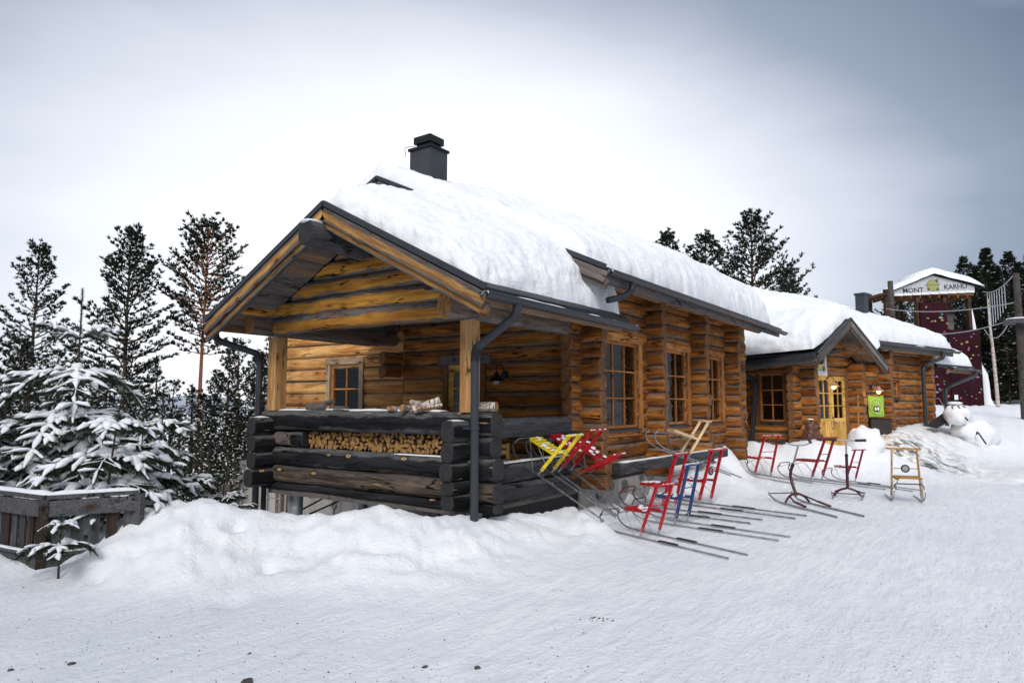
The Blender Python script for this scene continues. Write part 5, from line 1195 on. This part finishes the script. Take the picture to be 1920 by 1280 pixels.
for (xa,ya,xb,yb) in ((1760,509,1662,549),(1760,509,1857,534)):
    a=(tx(xa),ty(ya)); b=(tx(xb),ty(yb)); MB().prism([(a[0],a[1]-.10,-2.3),(b[0],b[1]-.1,-2.3),(b[0],b[1],-2.3),(a[0],a[1],-2.3)][::-1],[(a[0],a[1]-.06,.07),(b[0],b[1]-.06,.07),(b[0],b[1],.07),(a[0],a[1],.07)][::-1]).build('roof',M_roof,tw,TM)
m=MB(); vs=[];N=26
for k in range(N+1):
    px=1680+(1855-1680)*k/N; yb=509+(1760-px)/98*40 if px<1760 else 509+(px-1760)/97*25; e=min(1,k/4,(N-k)/3.5); 
    for zz_ in (-2.25,-2.1,-1.,.1,.24): ez_=0 if zz_ in(-2.25,.24) else 1; vs.append((tx(px),ty(yb)+.01+(.36 if px>1740 else .2)*(e**.5)*ez_+.03*noise.noise(Vector((k*.4,zz_,1)))*e,zz_))
m.add(vs,[(k*5+j,k*5+j+1,k*5+6+j,k*5+5+j) for k in range(N) for j in range(4)],0,True); m.build('roof_snow',M_snow,tw,TM)
# snow plastered down the tower's right edge
m=MB(); P=[(1846,575),(1847,600),(1850,640),(1852,680),(1857,700),(1860,720),(1861,745),(1864,765)]; m.tube([TM@Vector((tx(x_),ty(y_),-.6)) for x_,y_ in P],[.05,.12,.16,.2,.32,.3,.3,.45],8); tag(m.build('edge_snow',M_snow),'snow and ice plastered down the right edge of the climbing tower','snow',kind='stuff')
MB().box((tx(1790),ty(747),.012),(tx(1797),ty(738),.025)).build('notice',M_white,tw,TM)
def pole(label,px,pyt,pyb,d,r,mt=M_post): 
    a=at(px[0],pyt,d); b=at(px[1],pyb,d); t=thing('wooden_pole',label,'pole',(b.x,b.y,b.z)); MB().tube([(a.x,a.y,b.z-1.5),(a.x,a.y,b.z),(a.x,a.y,a.z)],[r*1.2,r*1.15,r*.85],12).build('shaft',M_pole,t); return t,a
M_pole=wood('weathered_pole_wood',(.13,.11,.10),(.05,.042,.04),grey=(.15,.14,.14),ga=.3,halfh=9)
t,a=pole('tall weathered pole with a snowy platform at the right edge of the picture',(1905,1905),512,770,26,.125)
for k in range(5): MB().bar((a.x-.45+.22*k,a.y-.5,at(1900,604,26).z),(a.x-.45+.22*k,a.y+.5,at(1900,604,26).z),.19,.10).build('platform_board',M_fence,t)
MB().ball((a.x,a.y,at(1900,598,26).z),(.45,.45,.06),12,6,.3,2).build('platform_snow',M_snow,t)
t,b=pole('shorter weathered pole rising behind the wing roof left of the tower',(1669,1669),527,640,36,.15)
# ropes
rp=thing('rope_course','sagging ropes with hanging rope ladder strung between the tower and the right pole','ropes',(a.x,a.y,a.z-3))
M_rope=plain('pale_rope',(.35,.36,.38),.8)
def rope(p,q,sag,r=.022,n=10,nm='rope'): 
    P=[p.lerp(q,k/n)-Vector((0,0,sag*4*(k/n)*(1-k/n))) for k in range(n+1)]; MB().tube(P,r,5).build(nm,M_rope,rp); return P
rope(at(1662,579,36),at(1903,567,27),.25); rope(at(1662,612,36),at(1900,598,27),.5); up_=rope(at(1843,547,36),at(1900,516,27),.25,n=12)
rope(at(1846,618,36),at(1890,607,27),.5)
for k in range(1,9):
    p=up_[k+1]; MB().tube([p,p-Vector((0,0,2.0-.12*k))],.02,5).build('hanging_rope',M_rope,rp)

# ------------------------------------------------------------------ terrace fence at the left
fe=thing('terrace_fence','weathered grey wooden terrace railing with snow on its top rails','fence',(2.83,7.3,-1.7))
FC=Vector((2.83,7.30,0)); FE=Vector((3.52,6.88,0)); FE=at(268,755,6.9); FE.z=0; FL=Vector((2.73,8.7,0)); FL=at(-160,755,7.9); FL.z=0
ft=-.86; fb=-1.95
for (p,q,nsl) in ((FC,FE,9),(FC,FL,13)):
    d=(q-p).normalized(); n_=Vector((0,0,1)).cross(d); 
    if n_.dot(Vector(Fv))>0: n_=-n_
    L=(q-p).length
    MB().bar(p+Vector((0,0,ft-.02))-n_*.03-d*.0,q+Vector((0,0,ft-.02))-n_*.03,.15,.038).build('top_rail',M_fence,fe)
    MB().bar(p+n_*.035+Vector((0,0,ft-.125))-d*.0,q+n_*.035+Vector((0,0,ft-.125)),.035,.145).build('rail_board',M_fence,fe)
    MB().bar(p+n_*.035+Vector((0,0,ft-.62)),q+n_*.035+Vector((0,0,ft-.62)),.035,.145).build('rail_board',M_fence,fe)
    MB().bar(p+n_*.05+Vector((0,0,ft-.535)),q+n_*.05+Vector((0,0,ft-.535)),.07,.025).build('shelf_rail',M_fence,fe)
    strip_snow('rail_snow',None,p+Vector((0,0,ft))-n_*.03,q+Vector((0,0,ft))-n_*.03,.14,.05,8,fe); strip_snow('rail_snow',None,p+n_*.055+Vector((0,0,ft-.522)),q+n_*.055+Vector((0,0,ft-.522)),.06,.02,9,fe)
    ns=int(L/.145)
    for i in range(ns):
        c=p+d*(.1+i*.145); M=fr(c+Vector((0,0,(ft-.06+fb)/2)),(0,0,1),d); h2=(ft-.06-fb)/2
        MB().box((-h2,-.048,-.011),(h2,.048,.011)).build('slat',rnd.choice((M_fence,M_fencebrown)),fe,M)
for c in (FC,FE,FC.lerp(FL,.62)): MB().box((-.045,-.045,-.6),(.045,.045,.53)).build('post',M_fencebrown if c is not FE else M_fence,fe,Matrix.Translation((c.x,c.y,-1.43))@Matrix.Rotation(YAW,4,'Z'))

# ------------------------------------------------------------------ trees
def needle_tuft(vs,fs,c,d,L,n,wd,rr_):
    for k in range(n):
        v=(d+Vector((rr_.uniform(-1,1),rr_.uniform(-1,1),rr_.uniform(-.6,1)))*.75).normalized()
        s_=v.cross(Vector((rr_.uniform(-1,1),rr_.uniform(-1,1),rr_.uniform(-1,1)))).normalized()*wd*.5
        b=c+v*L*.0; e=c+v*L*rr_.uniform(.7,1.1); m_=(b+e)*.5; i=len(vs)
        vs+= [tuple(b),tuple(m_+s_),tuple(e),tuple(m_-s_)]; fs.append((i,i+1,i+2,i+3))
def far_pine(seed,H,cb,spread,shape='pine',dens=1.,snow=0.,red=False,tuft=.26,trunk_r=.13):
    r=random.Random(seed); tm=MB(); P=[];rs=[]
    for i in range(9):
        u=i/8; P.append((.12*math.sin(u*3+seed)*u,.12*math.cos(u*2.3+seed)*u,H*u)); rs.append(trunk_r*(1-u)**.85+.012)
    tm.tube(P,rs,8)
    def ctr(z):
        u=z/H; return Vector((.12*math.sin(u*3+seed)*u,.12*math.cos(u*2.3+seed)*u,z))
    cv=[];cf=[];sv=[];sf=[]; z=H*cb
    while z<H-.15:
        u=max(0.,(z/H-cb)/(1-cb))
        if shape=='pine': prof=(1-u)**.75*(.55+.45*min(1,u*4))*1.0+.06
        elif shape=='spruce': prof=(1-u)**.9+.04
        elif shape=='cone': prof=(1-u)**.78+.04
        else: prof=(.5+.5*min(1,u*2.5))*(1-u**2.2)**.6*.95+.06
        nb=r.choice((3,4,5)) if shape!='spruce' else 6
        a0=r.uniform(0,6.28)
        for b in range(nb):
            if r.random()>.9*dens+.1: continue
            a=a0+2*math.pi*b/nb+r.uniform(-.35,.35); L=spread*prof*r.uniform(.55,1.18)
            el=.75*u+r.uniform(-.15,.2) if shape!='spruce' else -.35+.8*u
            h=Vector((math.cos(a),math.sin(a),0)); c0=ctr(z); pts=[]
            nseg=max(3,int(L/.21)+1)
            for k in range(nseg+1):
                t=k/nseg; pts.append(c0+h*(L*t*math.cos(el*.8))+Vector((0,0,L*t*math.sin(el)+L*.22*t*t*(1 if shape!='spruce' else .5)+r.uniform(-.04,.04))))
            tm.tube(pts,[max(.008,.035*(1-k/nseg)*prof*spread/2+.008) for k in range(nseg+1)],4,caps=False)
            for k in range(1,nseg+1):
                t=k/nseg
                if t<(.3 if shape!='spruce' else .12): continue
                d=(pts[k]-pts[k-1]).normalized(); side=d.cross(Vector((0,0,1))).normalized()
                for sgn in (-1,0,1):
                    if sgn and r.random()<.25: continue
                    tl=(r.uniform(.12,.42)*(1.25-t)*min(1.4,L) if sgn else 0)
                    c=pts[k]+side*sgn*tl+d*tl*.5+Vector((0,0,r.uniform(-.04,.08)))
                    if sgn: tm.add([pts[k],c,pts[k]+Vector((0,0,.014))],[(0,1,2)])
                    needle_tuft(cv,cf,c,(d+side*sgn*.6+Vector((0,0,.35))).normalized(),tuft,9,tuft*.19,r)
                    if r.random()<snow:
                        i=len(sv); q=tuft*r.uniform(.25,.75); n_=6; cc=c+Vector((0,0,tuft*.28))
                        sv.append(tuple(cc+Vector((0,0,.05))));
                        for e in range(n_):
                            t2=2*math.pi*e/n_; sv.append(tuple(cc+Vector((math.cos(t2)*q*r.uniform(.5,1.1),math.sin(t2)*q*r.uniform(.5,1.1),-.03))))
                        sf+=[(i,i+1+e,i+1+(e+1)%n_) for e in range(n_)]
        z+=r.uniform(.22,.42)*(1.25-.45*u)*(.75 if shape=='spruce' else 1)
    needle_tuft(cv,cf,ctr(H),Vector((0,0,1)),tuft,8,tuft*.2,r)
    crown=MB().add(cv,cf).mesh('crown',M_need); trunk=tm.mesh('trunk',M_barkred if red else M_bark)
    sn=MB().add(sv,sf).mesh('snow',M_snow) if sf else None
    return trunk,crown,sn
def place_tree(proto,loc,rz,sc,label,group=None,name='pine_tree',cat='pine tree',tilt=0.):
    t=link(name,None,None,Matrix.Translation(loc)@Matrix.Rotation(tilt,4,'X')@Matrix.Rotation(rz,4,'Z')@Matrix.Diagonal((sc,sc,sc,1)))
    tag(t,label,cat,group)
    for nm,me in zip(('trunk','crown','snow'),proto):
        if me:
            o=D.objects.new(nm,me); COL.objects.link(o); o.parent=t
    return t
def tree_px(proto,Hp,px,pytop,d,gz,label,**k):
    """stand a tree so that it has its foot at height gz"""
    top=at(px,pytop,d); H=top.z-gz; return place_tree(proto,(top.x,top.y,gz),k.pop('rz',rnd.uniform(0,6.28)),H/Hp,label,**k)
PA=far_pine(11,13.,.36,2.5,'pine',.8,tuft=.24); PB=far_pine(12,13.,.34,2.9,'pine',1.0,tuft=.26); PC=far_pine(13,14.,.52,2.4,'round',1.,red=True)
tree_px(PA,13,75,452,33,-4.2,'tall sparse pine standing furthest left behind the snowy saplings',rz=.4)
tree_px(PB,13,250,433,31,-4.4,'tall full pine in the middle of the three behind the terrace fence',rz=2.)
tree_px(PC,14,388,425,34,-4.6,'tall pine with bare reddish trunk nearest the porch gutter',rz=1.1)
FA=far_pine(21,8.,.10,1.7,'pine',.75,.22,tuft=.2); FB=far_pine(22,8.,.15,1.5,'round',.7,.26,tuft=.19); FCp=far_pine(23,9.,.3,1.6,'pine',.7,.1,tuft=.2); FD=far_pine(24,7.,.08,1.4,'cone',.8,.28,tuft=.17)
r2=random.Random(5)
spots=[(-60,620,24),(-10,640,20),(30,640,26),(62,660,30),(110,675,24),(150,660,32),(178,690,22),(205,680,28),(238,705,20),(262,720,24),(300,690,36),(328,725,22),(405,700,26),(428,668,22),(452,640,22),(474,670,19),(495,660,24),(90,720,18),(20,720,17),(140,735,17),(285,750,17),(345,770,16),(385,745,19),(440,765,16),(395,800,14.5),(425,815,14.5),(-120,560,28),(-200,560,24),(530,600,30),(560,620,34),(360,720,30),(465,780,15)]
for i,(px,py,d) in enumerate(spots):
    pr,Hp=r2.choice(((FA,8.),(FB,8.),(FCp,9.),(FD,7.),(FA,8.)))
    top=at(px+r2.uniform(-6,6),py+r2.uniform(-12,12),d); gz=float(tbase(np.array([top.x]),np.array([top.y]))[0])-.1
    if d<19: lb='small snow-dusted pine in the thicket between the terrace fence and the porch'
    elif px<330: lb='snow-dusted forest pine below the terrace, behind the snowy saplings'
    else: lb='snow-dusted forest pine in the woods just left of the porch'
    gp={'sm':'small pines in the thicket by the porch'}.get(lb[:2],'forest pines behind the saplings' if px<330 else 'forest pines left of the porch')
    place_tree(pr,(top.x,top.y,gz),r2.uniform(0,6.28),max(.3,(top.z-gz)/Hp),lb,group=gp)
# trees beyond the roofs
SA=far_pine(31,11,.15,4.2,'cone',1.2,tuft=.26); SB=far_pine(32,11,.12,3.9,'cone',1.2,tuft=.26); SP=far_pine(33,14,.1,3.1,'spruce',.7,.08,tuft=.30); SP2=far_pine(34,14,.15,2.6,'pine',1.1,.05,tuft=.3)
tree_px(SB,11,1247,440,42,0.,'dark pine top just showing over the snow of the main roof ridge')
tree_px(SB,11,1322,440,42,0.,'rounded dark pine in the middle of the trees above the lodge roof')
tree_px(SA,11,1409,400,40,0.,'tallest dark pine standing above the lodge roof')
tree_px(SB,11,1472,505,44,0.,'small dark treetop right of the tallest pine above the lodge roof')
tree_px(SB,11,1672,556,52,.2,'dark tree behind the climbing tower, left of its posts'); tree_px(SA,11,1712,545,54,.2,'dark tree seen through the open top of the climbing tower')
spr=[(1808,487,46),(1845,468,50),(1868,500,44),(1888,478,52),(1906,495,42),(1930,470,48),(1960,490,44),(1830,500,42),(1858,520,55),(1775,520,56),(1745,540,58),(2000,460,46),(2050,480,50),(1880,540,40),(1915,560,40),(1862,560,41)]
for i,(px,py,d) in enumerate(spr):
    lb={0:'narrow dark spruce just above the right end of the tower roof',1:'tallest dark spruce right of the climbing tower'}.get(i,'dark spruce in the dense forest edge right of the climbing tower')
    tree_px(SP if i%3 else SP2,14,px,py,d,-.2,lb,group='spruces right of the tower' if i>1 else None,name='spruce_tree',cat='spruce')
# birch trunk right of the tower
t=thing('birch_tree','slender white birch trunk between the tower and the dark spruces','birch',at(1872,765,37)); 
MB().tube([at(1872,772,37),at(1868,720,37),at(1862,660,37),at(1856,610,37),at(1852,560,37)],[.10,.09,.08,.06,.04],8).build('trunk',M_birch,t)
# trees on the camera's side of the yard, mirrored in the windows
for i in range(12):
    x_=-6+i*3.2+r2.uniform(-.8,.8); y_=-13-r2.uniform(0,6); place_tree(r2.choice((SA,SB,PB)),(x_,y_,-1.6),r2.uniform(0,6),r2.uniform(.8,1.1),'dark pine at the far side of the yard, opposite the lodge windows',group='pines across the yard')

for i in range(7):  # unseen pines, added so the porch panes reflect darker
    place_tree(r2.choice((SA,SB,PB)),(-9-r2.uniform(0,5),-6+i*3.4,-1.6),r2.uniform(0,6),r2.uniform(.8,1.1),'unseen dark pine added behind the viewpoint to darken the porch window reflections',group='unseen pines added behind the viewpoint')
# young snow-laden pines by the terrace
def young_pine(label,base,H,whorls,seed,trunk_r=.03,leader=.35,lean=(0,0),snowk=1.1):
    whorls=[(a,b,c,d+1) for a,b,c,d in whorls]
    """whorls: list of (height, branch length, droop, count)"""
    r=random.Random(seed); base=Vector(base); t=thing('young_pine',label,'young pine',base)
    def ctr(z): u=z/H; return Vector((lean[0]*u*u,lean[1]*u*u,z))
    M=Matrix.Translation(base); tm=MB(); tm.tube([ctr(H*k/8) for k in range(9)],[trunk_r*(1-.8*k/8) for k in range(9)],8)
    nv=[];nf=[];sv=MB()
    def shoot(a,b,rad,n,sn):
        d=(b-a); L=d.length; d.normalize(); 
        for k in range(int(n*L)):
            p=a+d*(L*(k+r.random())/(n*L)); v=Vector((r.uniform(-1,1),r.uniform(-1,1),r.uniform(-1,1))); v=(v-d*v.dot(d)).normalized(); v=(v*.8+d*.75).normalized()
            e=p+v*rad*r.uniform(.7,1.1); s_=v.cross(Vector((r.uniform(-1,1),r.uniform(-1,1),1))).normalized()*.0032; i=len(nv)
            nv.extend([tuple(p+s_),tuple(p-s_),tuple(e)]); nf.append((i,i+1,i+2))
        if sn>0 and abs(d.z)<.93:
            m_=max(3,int(L/.05)); P=[];R_=[]
            for k in range(m_+1):
                u=k/m_; hh=sn*max(.1,.6+1.25*noise.noise((a+d*L*u)*4.5+Vector((seed,0,0)))+.25*r.random())*(min(1,u*5+.35))*(min(1,(1-u)*4+.3)); P.append(a+d*(L*u)+Vector((r.uniform(-.006,.006),r.uniform(-.006,.006),rad*.35+hh*.45))); R_.append(max(.006,hh))
            vs=[];n6=7; side=d.cross(Vector((0,0,1))).normalized()
            for p,q in zip(P,R_):
                for e in range(n6):
                    t2=2*math.pi*e/n6; rj=q*(1+.55*noise.noise(p*16+Vector((e*.6,0,0)))); vs.append(p+side*math.cos(t2)*rj*1.25+Vector((0,0,1))*math.sin(t2)*rj*(.85 if math.sin(t2)>0 else .55))
            fs=[(k*n6+e,k*n6+(e+1)%n6,(k+1)*n6+(e+1)%n6,(k+1)*n6+e) for k in range(m_) for e in range(n6)]+[tuple(range(n6))[::-1],tuple(range(m_*n6,(m_+1)*n6))]
            sv.add(vs,fs,0,True)
    shoot(ctr(H-leader),ctr(H),.055,420,0)
    m2=[]
    for (z,L0,droop,nb) in whorls:
        a0=r.uniform(0,6.28)
        for b in range(nb):
            a=a0+2*math.pi*b/nb+r.uniform(-.3,.3); L=L0*r.uniform(.75,1.15); h=Vector((math.cos(a),math.sin(a),0)); pts=[]
            n=max(4,int(L/.13))
            for k in range(n+1):
                u=k/n; pts.append(ctr(z)+h*(L*u)+Vector((0,0,L*(.42*u-droop*1.25*u*u)+r.uniform(-.01,.01))))
            tm.tube(pts,[.012*(1-.7*k/n)*max(1,L) for k in range(n+1)],5,caps=False)
            sd=h.cross(Vector((0,0,1)))
            for k in range(n):
                shoot(pts[k],pts[k+1],.075,380 if k>0 else 120,(.040 if k>0 else .02)*snowk*min(1.2,.75+L*.3))
                if k>=1 and L>.25:
                    for sg_ in (-1,1):
                        if r.random()<.06: continue
                        tl=L*.46*(1-.55*k/n)*r.uniform(.7,1.2); e=pts[k]+(h*r.uniform(.4,1.)+sd*sg_*.75).normalized()*tl+Vector((0,0,tl*r.uniform(-.5,.05)))
                        tm.tube([pts[k],e],[.006,.004],4,caps=False); shoot(pts[k],e,.07,380,.029*snowk)
                        if tl>.3:
                            for s3 in (-1,1):
                                q=pts[k].lerp(e,.5); e2=q+((e-q).normalized()+sd*s3*.5+h*.3*s3).normalized()*tl*.45; shoot(q,e2+Vector((0,0,-.03)),.065,360,.023*snowk)
    tm.build('trunk',M_bark,t,M); MB().add(nv,nf).build('crown',M_need2,t,M); sv.build('snow',M_snow,t,M)
    return t
p=at(143,755,8.6); young_pine('largest snow-laden young pine with tall bare leader behind the terrace fence',(p.x,p.y,-2.1),3.55,[(2.9,.5,.15,3),(2.45,.92,.8,5),(1.9,1.02,.75,5),(1.6,1.1,.7,5),(1.25,1.15,.6,5),(.9,1.2,.5,5)],1,.035,.55)
p=at(205,755,7.4); young_pine('snowy young pine leaning over the right half of the terrace fence',(p.x,p.y,-1.9),2.1,[(1.62,.5,.5,5),(1.28,.75,.6,6),(.98,.75,.6,6),(.75,.7,.55,5)],2,.022,.45,lean=(.12,-.05))
p=at(306,755,9.0); young_pine('slim snowy young pine right of the terrace fence with thick white top whorl',(p.x,p.y,-2.3),2.45,[(2.0,.5,.65,5),(1.6,.5,.5,5),(1.2,.62,.5,5),(.8,.7,.5,5)],3,.022,.45)
p=at(270,755,8.3); young_pine('short snowy pine sapling between the leaning pine and the slim pine',(p.x,p.y,-2.1),1.95,[(1.55,.45,.55,5),(1.15,.65,.5,6),(.8,.7,.5,5)],4,.02,.35)
p=at(352,755,9.2); young_pine('low snowy pine sapling nearest the pile of snow before the porch',(p.x,p.y,-2.4),1.75,[(1.35,.4,.5,5),(1.0,.45,.55,5),(.65,.55,.45,5)],5,.018,.3)
p=at(48,755,8.2); young_pine('snowy young pine at the left picture edge behind the fence',(p.x,p.y,-2.),2.1,[(1.7,.5,.5,5),(1.3,.8,.55,6),(.95,.95,.5,6),(.6,.9,.4,6)],6,.024,.4)
p=at(-60,755,8.); young_pine('broad snowy young pine cut by the left picture edge',(p.x,p.y,-2.),2.2,[(1.6,.8,.5,6),(1.2,.95,.5,6),(.8,1.,.4,6)],7,.024,.35)
p=at(128,755,6.15); young_pine('tiny pine sapling growing through the snow in front of the fence',(p.x,p.y,-1.6),.62,[(.5,.2,.5,4),(.32,.30,.5,4)],8,.012,.22,snowk=.6)
p=at(425,755,9.4); young_pine('small green pine sapling below the left porch corner with little snow',(p.x,p.y,-2.3),1.35,[(1.0,.3,.3,5),(.7,.35,.3,5),(.4,.35,.3,5)],9,.014,.3,snowk=.45)
p=at(455,755,8.6); young_pine('thin pine sapling standing in front of the black corner logs',(p.x,p.y,-2.1),1.1,[(.8,.2,.3,5),(.55,.3,.3,5)],10,.012,.4,snowk=.3)
t=thing('marker_post','pale square post sticking out of the snow left of the porch','post',at(424,930,10)); MB().bar(at(424,960,10)-Vector((0,0,.6)),at(423,908,10),.11,.05,up=(0,1,0)).build('shaft',M_palecasing,t)

# ------------------------------------------------------------------ grit and stones on the yard
gm=MB(); r3=random.Random(9)
for i in range(700):
    px=r3.uniform(-100,1920); py=1100+180*r3.random()**.8 if px<1100 else r3.uniform(1000,1280)
    q=onz(px,py,-1.59); z=tz(q.x,q.y)
    if z>-1.52: continue
    s_=r3.uniform(.002,.006)*(1.6 if r3.random()<.05 else 1); c=Vector((q.x,q.y,z+s_*.3)); a=r3.uniform(0,6)
    v=[c+Vector((math.cos(a+k*2.1)*s_*r3.uniform(.6,1.3),math.sin(a+k*2.1)*s_*r3.uniform(.6,1.3),0)) for k in range(3)]+[c+Vector((0,0,s_*.8))]
    gm.add(v,[(0,1,3),(1,2,3),(2,0,3)])
tag(gm.build('grit',M_pebble),'scattered dark grit on the packed snow','grit',kind='stuff')
for px,py,s_,lb in ((797,1247,.022,'dark stone on the packed snow, bottom left of centre'),(134,1241,.026,'flat dark stone near the bottom left picture corner'),(20,1252,.02,'dark stone nearest the bottom left picture corner'),(895,1248,.026,'rounded dark stone on the snow below the picture centre'),(462,1277,.05,'wide flat stone at the bottom edge of the picture'),(468,1223,.014,'tiny dark stone left of the bottom centre')):
    q=onz(px,py,-1.59); z=tz(q.x,q.y); m=MB(); m.ball((q.x,q.y,z+s_*.1),(s_*.95,s_*.7,s_*.4),8,6,.5,px); tag(m.build('stone',M_pebble),lb,'stone')
m=MB()
for i in range(14):
    px=1125+r3.gauss(0,14); py=1157+r3.gauss(0,3); q=onz(px,py,-1.59); z=tz(q.x,q.y); s_=r3.uniform(.004,.011); m.ball((q.x,q.y,z+.002),(s_*1.6,s_,s_*.4),6,4,.5,i)
tag(m.build('dirt_clumps',M_pebble),'small dark patch of dirt crumbs on the snow in front of the lodge','dirt',kind='stuff')
for o in D.objects:
    if o.parent and (o.name.split('.')[0] in ('snow','seat_snow','handle_snow','twigs','rail_snow','gutter_snow','beam_snow','platform_snow','roof_snow','cap_snow')): o['kind']='stuff'
